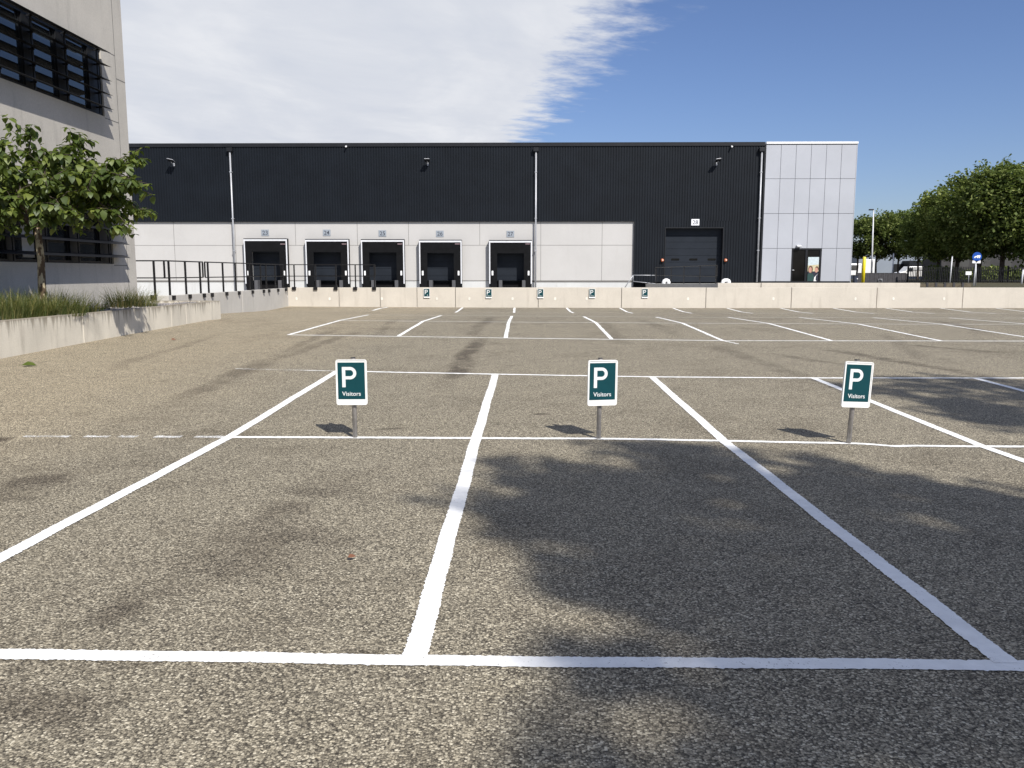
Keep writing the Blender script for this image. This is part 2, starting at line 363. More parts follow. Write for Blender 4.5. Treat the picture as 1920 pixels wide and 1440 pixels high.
# ------------------------------------------------------------------ painted lines
def strip(mb, pts, w, step=.05, jit=.006, lift=.004, fade=False):
    """ragged-edged painted strip along plan points, lying on the lot"""
    P = []
    for (a, b) in zip(pts, pts[1:]):
        a = Vector(a); b = Vector(b); n = max(1, int((b - a).length / step))
        for i in range(n): P.append(a + (b - a) * i / n)
    P.append(Vector(pts[-1])); prev = None
    wob = rnd.uniform(0, 50)
    for i, p in enumerate(P):
        d = (P[min(i + 1, len(P) - 1)] - P[max(i - 1, 0)]).normalized(); nrm = Vector((-d.y, d.x))
        s = math.sin(i * step * 2.3 + wob) * .003 + math.sin(i * step * 7.1 + wob * 2) * .0018
        l = p + nrm * (w / 2 + s + rnd.gauss(0, jit)); r = p - nrm * (w / 2 - s + rnd.gauss(0, jit))
        l3 = (l.x, l.y, gz(l.x, l.y) + lift); r3 = (r.x, r.y, gz(r.x, r.y) + lift)
        b = len(mb.v); mb.v += [l3, r3]
        if prev is not None: mb.f.append((prev, prev + 1, b + 1, b)); mb.sm.append(False); mb.mi.append(0)
        prev = b
def nod(x, Y): # plan point where image column x meets the row at Y
    q = None
    for yy, pts in ROWS:
        if yy == Y:
            y = pts[0][1]
            for (xa, ya), (xb, yb) in zip(pts, pts[1:]):
                if xa <= x: y = ya + (yb - ya) * (min(x, xb) - xa) / (xb - xa)
            q = atY(x, y, Y)
    return (q.x, Y)
mk = MB(); mk.nomerge = True; mk.nonormal = False
WL = .105
# first block (two rows of bays): A..E
rowA = {Y2: [430, 893, 1357, 1843], Y3: [633, 929, 1222, 1525, 1826]}
X1B = nod(775, Y1)[0]; X1C = nod(1893, Y1)[0]
XA3, XB3, XC3, XD3, XE3 = [nod(x, Y3)[0] for x in rowA[Y3]]
XA2, XB2, XC2, XD2 = [nod(x, Y2)[0] for x in rowA[Y2]]
XE2 = XD2 + 2.52
bays = [(X1B - 2.5, XA2, XA3), (X1B, XB2, XB3), (X1C, XC2, XC3), (X1C + 2.5, XD2, XD3), (X1C + 5, XE2, XE3), (X1C + 7.5, XE2 + 2.5, XE3 + 2.5), (X1C + 10, XE2 + 5, XE3 + 5)]
LH = .0055
for (a, b, c) in bays:
    pts = [(a, Y1 + .02), (b, Y2), (c, Y3)]
    strip(mk, pts, WL, .012, .0026, LH)
strip(mk, [(X1B - 2.6, Y1), (X1B, Y1), (X1C, Y1), (X1C + 12, Y1)], .095, .012, .0026, .004)
strip(mk, [(XA2, Y2), (XB2, Y2), (XC2, Y2), (nod(1600, Y2)[0], Y2)], .085, .02, .004, .004)
xs3 = nod(1600, Y2)[0]
strip(mk, [(xs3, Y2), (xs3 + .16, Y2 - .02), (xs3 + .38, Y2 - .10), (xs3 + .6, Y2 - .04), (XD2, Y2 + .01), (XE2 + 6, Y2)], .085, .02, .004, .004)
strip(mk, [(XA3 + .02, Y3), (XC3, Y3), (XE3, Y3), (XE3 + 8, Y3)], .095, .05, .006, .004)
# second block
r4 = [541, 746, 948, 1147, 1355, 1560, 1765]; r45 = [637, 794, 954, 1117, 1279, 1442, 1608, 1766]; r5 = [691, 828, 960, 1094, 1230, 1364, 1498, 1636, 1778]
X4 = [nod(x, Y4)[0] for x in r4]; X4 += [X4[-1] + 2.5 * k for k in range(1, 6)]
X45 = [nod(x, Y45)[0] for x in r45]; X45 += [X45[-1] + 2.5 * k for k in range(1, 5)]
X5 = [nod(x, Y5)[0] for x in r5]; X5 += [X5[-1] + 2.5 * k for k in range(1, 4)]
for a, b, c in zip(X4, X45, X5): strip(mk, [(a, Y4 + .04), (b, Y45), (c, Y5 - .04)], .092, .08, .006, LH)
strip(mk, [(nod(1355, Y4)[0] + .02, Y4 - .04), (nod(1355, Y4)[0] + .17, Y4 - .75)], .05, .05, .01, .004)
for Y, XX in ((Y4, X4), (Y45, X45), (Y5, X5)): strip(mk, [(XX[0] - .03, Y), (XX[-1], Y)], .085 if Y == Y4 else .06, .1, .006, .004)
# bays against the long wall
r7 = [868, 965, 1062, 1161, 1260, 1361, 1460, 1559, 1657, 1758, 1862]; r6 = [854, 964, 1075, 1186, 1298, 1411]
X7 = [nod(x, Y7)[0] for x in r7]
X6 = [nod(x, Y6)[0] for x in r6]; X6 += [X6[-1] + 2.5 * k for k in range(1, 8)]
X7 += [X7[-1] + 2.5 * k for k in range(1, 3)]
for a, b in zip(X7, X6): strip(mk, [(a, Y7 - .25), (.6 * a + .4 * b, Y65), (b, Y6)], .095, .1, .006, LH)
strip(mk, [(nod(729, Y7)[0], Y7 - .3), (nod(722, Y7)[0], Y7 - 1.4), (nod(700, Y65)[0] , Y65 - .3)], .12, .1, .006, LH)
lines = tag(mk.build('parking_markings', M['paint']), kind='structure', label='white painted parking bay lines on asphalt', cat='road marking')
wk = MB(); wk.nomerge = True
for (a, b) in ((44, 130), (158, 204), (222, 256), (290, 340), (365, 420)): strip(wk, [(nod(a, Y2)[0], Y2 + .01), (nod(b, Y2)[0], Y2)], .085, .04, .008, .004)
strip(wk, [(nod(440, Y3)[0], Y3 + .02), (XA3, Y3)], .055, .05, .008, .004)
strip(wk, [(X6[0], Y6), (X6[-1], Y6)], .08, .1, .01, .004)
tag(wk.build('worn_markings', M['worn']), kind='structure', label='faded remains of older white bay lines', cat='road marking')

# ------------------------------------------------------------------ text helpers
def text_mesh(body, size, offset=0.0, spacing=1.0):
    cu = bpy.data.curves.new('lettering', 'FONT'); cu.body = body; cu.size = size; cu.offset = offset; cu.extrude = .002
    cu.align_x = 'CENTER'; cu.align_y = 'CENTER'; cu.space_character = spacing; cu.resolution_u = 4
    o = bpy.data.objects.new('lettering', cu); COL.objects.link(o)
    dg = bpy.context.evaluated_depsgraph_get(); me = bpy.data.meshes.new_from_object(o.evaluated_get(dg))
    bpy.data.objects.remove(o); bpy.data.curves.remove(cu)
    return me
def text_obj(name, body, height, width, loc, mat, parent, offset=0.0):
    """upright lettering facing -Y scaled to the given height and width, centred at loc"""
    me = text_mesh(body, 1.0, offset)
    vs = [v.co.copy() for v in me.vertices]
    x0 = min(v.x for v in vs); x1 = max(v.x for v in vs); y0 = min(v.y for v in vs); y1 = max(v.y for v in vs); z0 = min(v.z for v in vs); z1 = max(v.z for v in vs)
    for v in me.vertices:
        c = v.co; v.co = (loc[0] + ((c.x - x0) / (x1 - x0) - .5) * width, loc[1] - (c.z - z0) / max(1e-6, z1 - z0) * .004, loc[2] + ((c.y - y0) / (y1 - y0) - .5) * height)
    me.materials.clear(); me.materials.append(mat); me.update()
    return link(name, me, parent)
def rrect(x0, x1, z0, z1, r, n=5):
    out = []
    for cx, cz, a in ((x1 - r, z1 - r, 0), (x0 + r, z1 - r, 90), (x0 + r, z0 + r, 180), (x1 - r, z0 + r, 270)):
        for i in range(n + 1): t = R(a + 90 * i / n); out.append((cx + r * math.cos(t), cz + r * math.sin(t)))
    return out
def letter_P(mb, x0, z0, h, y0, y1):
    """bold P: foot at (x0,z0), height h, between depths y0 (front) and y1"""
    s = h * .165; w = h * .70; ro = h * .305; cz = z0 + h - ro; ri = ro - s * .93; cx = x0 + w - ro
    mb.prism([(x0, z0), (x0 + s, z0), (x0 + s, z0 + h), (x0, z0 + h)], 'y', y0, y1)
    n = 14; N = []
    outer = [(x0 + s, cz + ro)] + [(cx + ro * math.sin(math.pi * i / n), cz + ro * math.cos(math.pi * i / n)) for i in range(n + 1)] + [(x0 + s, cz - ro)]
    inner = [(x0 + s, cz + ri)] + [(cx + ri * math.sin(math.pi * i / n), cz + ri * math.cos(math.pi * i / n)) for i in range(n + 1)] + [(x0 + s, cz - ri)]
    for i in range(len(outer) - 1):
        mb.prism([outer[i], outer[i + 1], inner[i + 1], inner[i]], 'y', y0, y1)
WORLDP = False
def sign_face(root, bw, bh, zc, icon=None, y=0.0):
    """board, teal panel and lettering round (0, y, zc), facing -Y"""
    mb = MB(); mb.prism(rrect(-bw / 2, bw / 2, zc - bh / 2, zc + bh / 2, .022), 'y', y, y + .018); bd = mb.build('board', M['signback'], root, .006)
    # raised rim
    mb = MB(); o = rrect(-bw / 2, bw / 2, zc - bh / 2, zc + bh / 2, .022); q = rrect(-bw / 2 + .009, bw / 2 - .009, zc - bh / 2 + .009, zc + bh / 2 - .009, .014)
    for i in range(len(o)):
        j = (i + 1) % len(o); mb.prism([o[i], o[j], q[j], q[i]], 'y', y - .006, y)
    mb.build('rim', M['signback'], bd)
    L = -bw / 2; Tt = zc + bh / 2
    mb = MB(); mb.box(L + .058 * bw, L + .932 * bw, y - .0025, y, Tt - .872 * bh, Tt - .062 * bh); pn = mb.build('panel', M['teal'], root)
    mb = MB(); letter_P(mb, L + .2 * bw, Tt - .607 * bh, .447 * bh, y - .0045, y - .0025); mb.build('letter', M['letter'], pn)
    if icon is None: text_obj('lettering', 'Visitors', .092 * bh, .60 * bw, (L + .49 * bw, y - .0027, Tt - .75 * bh), M['letter'], pn, .006)
    else:
        mb = MB(); cx = L + .62 * bw; cz = Tt - .74 * bh; k = bh
        def disc(px, pz, r0, r1, a0, a1, n=14):
            for i in range(n):
                t0 = R(a0 + (a1 - a0) * i / n); t1 = R(a0 + (a1 - a0) * (i + 1) / n)
                mb.prism([(px + r0 * math.cos(t0), pz + r0 * math.sin(t0)), (px + r1 * math.cos(t0), pz + r1 * math.sin(t0)), (px + r1 * math.cos(t1), pz + r1 * math.sin(t1)), (px + r0 * math.cos(t1), pz + r0 * math.sin(t1))], 'y', y - .0045, y - .0025)
        disc(cx - .01 * k, cz + .085 * k, .001, .021 * k, 0, 360); disc(cx, cz - .025 * k, .042 * k, .060 * k, 110, 395)
        mb.prism([(cx - .022 * k, cz + .06 * k), (cx + .0 * k, cz + .06 * k), (cx + .012 * k, cz - .01 * k), (cx - .012 * k, cz - .01 * k)], 'y', y - .0045, y - .0025)
        mb.prism([(cx - .012 * k, cz + .004 * k), (cx - .012 * k, cz - .014 * k), (cx + .055 * k, cz - .014 * k), (cx + .045 * k, cz + .004 * k)], 'y', y - .0045, y - .0025)
        mb.prism([(cx + .034 * k, cz - .005 * k), (cx + .052 * k, cz - .005 * k), (cx + .075 * k, cz - .075 * k), (cx + .057 * k, cz - .078 * k)], 'y', y - .0045, y - .0025)
        mb.build('pictogram', M['letter'], pn)
# ---- three visitor signs on posts
def post_sign(px, py, ptop, label, lean=0.0, turn=0.0, dx=0.0):
    b = atY(px, py, Y2 - .02); g = gz(b.x, Y2 - .02)
    t = empty('parking_sign', (b.x, Y2 - .02, g), label, 'parking sign', 'visitor parking signs on posts')
    top = atY(px, ptop, Y2).z - g; bw, bh = .308, .455; zc = top - bh / 2
    mb = MB(); mb.tube([(0, .028, -.05), (0, .028, top + .012)], .0235, 14); mb.build('post', M['zinc'], t)
    mb = MB(); mb.tube([(0, .028, top + .012), (0, .028, top + .018)], .025, 14); mb.build('cap', M['dark'], t)
    for z in (zc - bh * .36, zc + bh * .36):
        mb = MB(); mb.box(-.034, .034, .0, .056, z - .014, z + .014); mb.build('bracket', M['zinc'], t, .003)
    sign_face(t, bw, bh, zc, y=-.02)
    for c in t.children:
        if c.name.split('.')[0] in ('board', 'panel'): c.location.x += dx
    t.rotation_euler = (0, R(lean), R(turn)); return t
S1 = post_sign(665, 821, 673.5, 'parking sign for visitors on an upright post, leftmost of the three posts', -.1, 1.5, -.012)
S2 = post_sign(1124, 823, 674.5, 'parking sign for visitors on the middle post at the tip of the tree shade', .5, 14, .012)
S3 = post_sign(1594, 831, 677.5, 'parking sign for visitors on a leaning post, rightmost of the three posts', 3.0, 11, .0)

# ------------------------------------------------------------------ long retaining wall and its signs
WORLDP = True
Yw = Y7
wt = atY(1100, 539.0, Yw).z
w_ = empty('retaining_wall', (10, Yw + .1, 0), 'long low beige precast concrete wall along the far edge of the lot', 'wall')
cuts = [540, 636, 713, 782, 854, 1009, 1165, 1323, 1483, 1643, 1804, 1965, 2125]
wx = [atY(x, 575, Yw).x for x in cuts]
for i, (a, b) in enumerate(zip(wx, wx[1:])):
    mb = MB(); dy = rnd.uniform(-.006, .006); dz = rnd.uniform(-.006, .006)
    g = min(gz(a, Yw), gz(b, Yw)) - .15
    mb.box(a + .012, b - .012, Yw + dy, Yw + .18 + dy, g, wt + dz); mb.build('wall_panel', M['wall'], w_, .012)
mb = MB(); mb.box(wx[0] + .05, wx[-1] - .05, Yw + .05, Yw + .13, -.3, wt - .05); mb.build('joint_filler', M['joint'], w_)
for k, (a, b) in enumerate(((a, b) for a, b in zip(wx, wx[1:]))):   # patched lifting points
    pass
PM = plain('pale_mortar_patch', (.68, .65, .58), .9)
for px in (716, 819, 880, 961, 1041, 1100, 1290, 1450, 1604, 1675, 1770, 556, 618):
    p = atY(px, 560, Yw); mb = MB(); mb.prism(rrect(p.x - .05, p.x + .05, p.z - .07, p.z + .07, .045), 'y', Yw - .011, Yw - .001); mb.build('mortar_patch', PM, w_)
WORLDP = False
for i, (px, py0, icon, lab) in enumerate(((800, 540.5, 1, 'small wall sign with a wheelchair pictogram under the letter P'), (916.5, 541.2, None, 'parking sign for visitors on the wall under dock door 27'),
        (1013.5, 541.2, None, 'parking sign for visitors on the wall below the middle downpipe'), (1110.5, 541, None, 'parking sign for visitors on the wall below the blank pale panels'),
        (1209.5, 540.8, None, 'parking sign for visitors on the wall nearest gate 28, rightmost on the wall'))):
    p = atY(px, py0, Yw - .05)
    t = empty('wall_sign', (p.x, Yw - .045, p.z - .45), lab, 'parking sign', 'parking signs on the long wall')
    sign_face(t, .30, .45, .225, icon, 0)
    mb = MB(); mb.box(-.06, .06, .018, .036, .10, .35); mb.build('bracket', M['dark'], t)
WORLDP = True
# higher wall stretch behind it
YU = Yw + .35
ux0, uz = xy(1346, 530.6, YU); ux1, _ = xy(1725, 531, YU); uj, _ = xy(1427, 531, YU)
u_ = empty('kerb_wall', (ux0, YU, .5), 'higher pale concrete kerb wall behind the long wall, below the white corner block', 'wall')
for a, b, dz, dy in ((ux0, uj - .01, 0, 0), (uj + .01, ux1, .004, -.03)):
    mb = MB(); mb.box(a, b, YU + dy, YU + .3, -.2, uz + dz); mb.build('wall_panel', M['wall'], u_, .012)
# side wall of the loading pit, face turned left
xsd = ux0; mbx = MB(); swz = lambda Y: EYE - 20.5 / F * Y
mbx.prism([(YU + .302, -.4), (63.8, -.4), (63.8, swz(63.8)), (YU + .302, swz(YU + .302))], 'x', xsd, xsd + .25)
side = tag(mbx.build('pit_side_wall', M['ramp_wall'], None, .012), 'shaded concrete side wall running back from the long wall towards gate 28', 'wall')

# ------------------------------------------------------------------ yards and surroundings
def sheet(name, x0, x1, y0, y1, z, mat, label, cat):
    mb = MB(); mb.face([(x0, y0, z), (x1, y0, z), (x1, y1, z), (x0, y1, z)]); return tag(mb.build(name, mat), label, cat, kind='structure')
sheet('ground', -1500, 1500, -1500, 2500, -1.2, M['verge'], 'ground reaching to the horizon', 'ground')
sheet('loading_yard', -60, xsd + .1, 15, 66, -.28, M['yard'], 'sunken concrete loading yard in front of the docks', 'yard')
FW = 64.0
floor_z = atY(1450, 529, FW).z
sheet('upper_yard', xsd + .1, ux1, Yw + .1, 70, .80, M['yard'], 'concrete yard in front of the gate and white block', 'yard')
mb = MB()
for (a, b) in (((34, Yw + .1, .80), (600, Yw + .1, .80)),): pass
mb.face([(ux1 + .001, Yw + .15, .83), (34, Yw + .15, .83), (34, 72, .79), (ux1 + .001, 72, .79)])
mb.face([(34, Yw + .15, .83), (600, Yw + .15, .83), (600, 72, .79), (34, 72, .79)])
mb.face([(-20, 72, .79), (600, 72, .79), (600, 700, -1.0), (-20, 700, -1.0)])
tag(mb.build('verge', M['verge']), 'brown grassy verge beyond the wall', 'verge', kind='structure')
sheet('road', 30, 400, 74, 82, .86, M['tar'], 'tarmac road beyond the fence', 'road')

# ------------------------------------------------------------------ warehouse
wh = empty('warehouse', (0, FW, -.28), 'long black ribbed warehouse with pale concrete base, loading docks and white end block', 'warehouse')
ztop = atY(900, 268, FW).z; zmid = atY(800, 415, FW).z
XWL = -48.0; XN = atY(1188, 470, FW).x; XB = atY(1434, 300, FW).x; XE = atY(1606, 268, FW).x
XB = atY(1436, 268, FW).x
PL = floor_z
def ribs(mb, x0, x1, z0, z1, y, per=.2, d=.035):
    n = max(1, round((x1 - x0) / per)); per = (x1 - x0) / n
    for i in range(n):
        a = x0 + i * per; pr = [(a, y), (a + per * .62, y), (a + per * .72, y + d), (a + per * .9, y + d), (a + per, y)]
        for (xa, ya), (xb, yb) in zip(pr, pr[1:]): mb.face([(xa, ya, z0), (xb, yb, z0), (xb, yb, z1), (xa, ya, z1)])
YC = FW - .12
# gate 28 opening
gx0, gz1 = xy(1248.5, 428, YC); gx1, _ = xy(1356, 428, YC)
mb = MB(); mb.nomerge = True
ribs(mb, XWL, XB - .12, zmid, ztop - .28, YC); ribs(mb, XN, gx0, PL, zmid, YC); ribs(mb, gx1, XB - .12, PL, zmid, YC); ribs(mb, gx0, gx1, gz1, zmid, YC)
mb.build('ribbed_cladding', M['clad'], wh)
mb = MB(); mb.box(XWL, XB - .10, YC - .06, FW + .2, ztop - .27, ztop); mb.build('roof_edge', M['dark'], wh)
mb = MB(); mb.box(XWL, XN, YC - .02, FW + .1, zmid - .05, zmid - .002); mb.build('drip_flashing', M['dark'], wh)
mb = MB(); mb.box(XB - .12, XB - .005, YC - .05, FW + .2, PL, ztop - .271); mb.build('corner_flashing', M['dark'], wh)
mb = MB(); mb.box(XN - .02, XN + .03, YC - .05, FW + .3, -.28, zmid - .051); mb.build('edge_flashing', M['dark'], wh)
mb = MB(); mb.box(XWL, XE - .1, FW + .6, FW + 40, -.3, ztop - .1); mb.build('body', M['clad'], wh)
# concrete base panels with dock openings
docks = [(456.5, 537.5, 448.5, '23'), (572, 653, 449.5, '24'), (676.5, 757.5, 450, '25'), (785.5, 865.5, 451, '26'), (917, 997.5, 451.5, '27')]
holes = []; D3 = []
for (a, b, t, num) in docks:
    xa, zt = xy(a, t, FW - .5); xb, _ = xy(b, t, FW - .5); D3.append((xa, xb, zt, num)); holes.append((xa + .33, xb - .33, -.2, zt - .5))
zj1 = atY(600, 460, FW).z; zj2 = atY(800, 526, FW).z
def holed(mb, x0, x1, z0, z1, holes, y, depth):
    us = sorted(set([x0, x1] + [h[0] for h in holes] + [h[1] for h in holes])); vs = sorted(set([z0, z1] + [h[2] for h in holes] + [h[3] for h in holes]))
    us = [u for u in us if x0 <= u <= x1]; vs = [v for v in vs if z0 <= v <= z1]
    for i in range(len(us) - 1):
        for j in range(len(vs) - 1):
            cx = (us[i] + us[i + 1]) / 2; cz = (vs[j] + vs[j + 1]) / 2
            if any(h[0] < cx < h[1] and h[2] < cz < h[3] for h in holes): continue
            mb.face([(us[i], y, vs[j]), (us[i + 1], y, vs[j]), (us[i + 1], y, vs[j + 1]), (us[i], y, vs[j + 1])])
    for (a, b, c, d) in holes:
        mb.face([(a, y, c), (a, y + depth, c), (a, y + depth, d), (a, y, d)]); mb.face([(b, y, c), (b, y + depth, c), (b, y + depth, d), (b, y, d)])
        mb.face([(a, y, d), (a, y + depth, d), (b, y + depth, d), (b, y, d)]); mb.face([(a, y, c), (b, y, c), (b, y + depth, c), (a, y + depth, c)])
mb = MB(); holed(mb, XWL, XN - .02, zj2, zmid, [(h[0], h[1], zj2, h[3]) for h in holes], FW, .55); mb.build('concrete_panel', M['panel'], wh)
mb = MB(); holed(mb, XWL, XN - .02, -.3, zj2 - .0, [(h[0], h[1], .2, zj2) for h in holes], FW + .02, .5); mb.build('plinth', M['plinth'], wh)
mb = MB()
def nodock(x): return not any(d[0] < x < d[1] for d in D3)
segs = [XWL] + [v for d in D3 for v in (d[0], d[1])] + [XN - .02]
for i in range(0, len(segs), 2):
    mb.box(segs[i], segs[i + 1], FW - .004, FW + .02, zj1 - .014, zj1 + .014)
    thick = .12 if i in (0, 10) else .03
    mb.box(segs[i], segs[i + 1], FW - .006, FW + .02, zj2 - thick, zj2 + .01)
for px, lo in ((326, zj2), (441, zj2), (554, zj1), (670, zj1), (766, zj1), (899.5, zj1), (1014, zj2), (1129, zj2), (388, -.3)):
    x = atY(px, 440, FW).x
    if px == 388: continue
    mb.box(x - .014, x + .014, FW - .004, FW + .02, lo + .011, zj1 - .0145); mb.box(x - .014, x + .014, FW - .004, FW + .02, zj1 + .0145, zmid - .051)
mb.build('panel_joint', M['joint'], wh)
# dock shelters
for i, (xa, xb, zt, num) in enumerate(D3):
    ds = bpy.data.objects.new('dock_shelter', None); COL.objects.link(ds); ds.parent = wh; ds.location = Vector((xa, FW - .5, 0)) - Vector(wh.location)
    ds['label'] = f'black dock shelter and door under number {num}'
    def part(mb, name, mat, bev=0):
        o = mb.build(name, mat); o.parent = ds; o.matrix_parent_inverse = Matrix.Translation(-Vector((xa, FW - .5, 0)))
        if bev: b = o.modifiers.new('bevel', 'BEVEL'); b.width = bev; b.limit_method = 'ANGLE'
        return o
    yf = FW - .5; zb = atY(900, 532, yf).z; zl = -.1; w = .085
    mb = MB(); mb.box(xa, xb, yf - .02, FW - .01, zt, zt + .06); part(mb, 'roof', M['dark'])
    mb = MB(); mb.box(xa, xa + w, yf - .012, yf + .06, zb, zt - .002); mb.box(xb - w, xb, yf - .012, yf + .06, zb, zt - .002); mb.box(xa + w, xb - w, yf - .012, yf + .06, zt - .13, zt - .002)
    part(mb, 'trim', M['trim'])
    for s, x in ((0, xa + .005), (1, xb - .045)):
        mb = MB(); mb.prism([(yf + .062, zb), (FW - .005, zl), (FW - .005, zt - .004), (yf + .062, zt - .004)], 'x', x, x + .04); part(mb, 'side_panel', M['curtain'])
    mb = MB(); hz = zt - .13 - .80
    mb.box(xa + w, xb - w, yf + .02, yf + .05, hz, zt - .135); part(mb, 'head_curtain', M['curtain'])
    for s in (0, 1):
        mb = MB(); e = .52
        if s == 0: mb.box(xa + w, xa + w + e, yf + .025, yf + .055, zl, hz + .05)
        else: mb.box(xb - w - e, xb - w, yf + .025, yf + .055, zl, hz + .05)
        part(mb, 'side_curtain', M['curtain'])
        mb = MB(); cx = xa + .25 if s == 0 else xb - .25; zc = atY(900, 512, yf).z
        mb.prism(rrect(cx - .062, cx + .062, zc - .17, zc + .17, .02), 'y', yf + .0, yf + .024); part(mb, 'marker_plate', M['white'])
        mb = MB(); cx = xa + .86 if s == 0 else xb - .62; mb.box(cx - .13, cx + .13, yf - .15, FW - .02, .2, atY(900, 525.5, yf).z); part(mb, 'bumper', plain('grey_bumper', (.07, .07, .075), .7) if i == 0 and s == 0 else bpy.data.materials['grey_bumper'], .02)
    mb = MB(); rz = atY(991, 457.2, yf).z; mb.box(xb - w - .42, xb - w - .05, yf + .008, yf + .019, rz - .03, rz + .02); part(mb, 'nameplate', M['red'])
    mb = MB(); mb.box(xb - w - .42, xb - w - .05, yf + .005, yf + .0075, rz - .012, rz + .004); part(mb, 'plate_line', M['trim'])
    mb = MB(); h = holes[i]; dz0 = .84; nrow = 5; dh = (h[3] - dz0) / nrow; yd = FW + .5
    for r_ in range(nrow): mb.box(h[0] - .0, h[1], yd, yd + .04, dz0 + r_ * dh + .012, dz0 + (r_ + 1) * dh - .006)
    part(mb, 'door', M['doorpanel'])
    mb = MB(); mb.box(h[0], h[1], yd - .2, yd + .06, .2, dz0); part(mb, 'leveller', M['black'])
# gate 28
gd = MB(); gyr = FW + .40
zc = gz1 - .1
n = 8; dh = (gz1 - PL) / n
for r_ in range(n): gd.box(gx0, gx1, gyr, gyr + .05, PL + r_ * dh + .008, PL + (r_ + 1) * dh - .006)
gt = gd.build('gate', M['doorpanel'], wh); gt['label'] = 'wide charcoal sectional gate under number 28'
for px in (1266, 1300, 1334.5):
    x, z = xy(px, 486.5, gyr); mb = MB(); mb.prism(rrect(x - .31, x + .31, z - .075, z + .075, .05), 'y', gyr - .015, gyr + .01)
    o = mb.build('gate_window', M['glass2']); o.parent = gt; o.matrix_parent_inverse = gt.matrix_parent_inverse.copy() if False else Matrix.Translation(-Vector(wh.location)) @ Matrix.Identity(4)
    o.matrix_parent_inverse = Matrix.Identity(4)
mb = MB(); mb.box(gx0 - .06, gx0, YC - .04, gyr + .05, PL, gz1); mb.box(gx1, gx1 + .06, YC - .04, gyr + .05, PL, gz1); mb.box(gx0 - .06, gx1 + .06, YC - .04, gyr + .05, gz1, gz1 + .07)
mb.build('gate_frame', M['dark'], wh)
# downpipes
for i, (px, base) in enumerate(((430.5, -.28), (1005, -.28), (1429, PL))):
    x, zt = xy(px, 284, YC - .2); mb = MB()
    mb.tube([(x, YC - .16, base), (x, YC - .16, zt)], .065, 10)
    dp = mb.build('downpipe', M['pipe'], wh)
    mb = MB(); mb.box(x - .2, x + .2, YC - .3, YC - .02, zt, zt + .28); hb = mb.build('hopper', M['dark'], wh, .01)
    for z in (zt - 1.5, zmid + .2, zmid - 2.2):
        mb = MB(); mb.box(x - .085, x + .085, YC - .24, YC, z - .03, z + .03); mb.build('pipe_clip', M['pipe'], wh)
# white end block
YB = FW - .16
zw = atY(1520, 267, YB).z; rowsz = [atY(1520, y, YB).z for y in (527.5, 465.7, 400.3, 335, 271)]
colsx = [XB + (XE - XB) * k / 6 for k in range(7)]
dx0 = colsx[2]; dx1 = colsx[4]
mb = MB()
for r_ in range(4):
    for c_ in range(6):
        if r_ == 0 and c_ in (2, 3): continue
        mb.box(colsx[c_] + .014, colsx[c_ + 1] - .014, YB, YB + .06, rowsz[r_] + .014, rowsz[r_ + 1] - .014)
mb.build('white_facade_panels', M['wpanel'], wh)
mb = MB(); z1 = rowsz[1]
mb.box(XB, dx0, YB + .05, FW + .4, PL - .2, zw - .05); mb.box(dx1, XE - .001, YB + .05, FW + .4, PL - .2, zw - .05); mb.box(dx0, dx1, YB + .05, FW + .4, z1, zw - .05)
mb.build('block_core', plain('panel_gap_grey', (.15, .155, .17), .6), wh)
mb = MB(); mb.box(XB - .004, XE + .06, YB - .07, FW + .5, zw - .10, zw + .05); mb.build('white_coping', M['white'], wh)
mb = MB(); mb.box(XE, XE + .05, YB, FW + 40, PL - .2, zw - .101); mb.build('end_wall', M['wpanel'], wh)
mb = MB(); mb.box(XB, XE, YB - .02, FW, PL - .25, rowsz[0] - .0); mb.build('base_flashing', M['dark'], wh)
# glazed entrance
mb = MB(); fy0, fy1 = YB - .03, YB + .07; ft = .09; zt = z1 - .02; zb = PL - .02
mid = (dx0 + dx1) / 2 - .03
mb.box(dx0, dx0 + ft, fy0, fy1, zb, zt); mb.box(dx1 - ft * 1.6, dx1, fy0, fy1, zb, zt); mb.box(dx0 + ft, dx1 - ft * 1.6, fy0, fy1, zt - ft, zt); mb.box(mid - .07, mid + .09, fy0 - .003, fy1, zb + .1, zt - ft); mb.box(dx0 + ft, dx1 - ft * 1.6, fy0, fy1, zb, zb + .1)
df = mb.build('entrance_frame', M['dark'], wh)
mb = MB(); mb.box(dx0 + ft, mid - .07, YB + .03, YB + .05, zb + .1, zt - ft); mb.build('door_leaf', M['glass2'], wh)
mb = MB(); mb.box(mid + .09, dx1 - ft * 1.6, YB + .03, YB + .05, zb + .1, zt - ft); mb.build('side_light', M['glass2'], wh)
mb = MB(); hx, hz = xy(1485.5, 506.5, fy0 - .05); mb.tube([(hx - .02, fy0 - .06, hz), (hx + .14, fy0 - .06, hz)], .022, 8); mb.tube([(hx - .01, fy0, hz), (hx - .01, fy0 - .06, hz)], .02, 8); mb.build('door_handle', M['trim'], wh)
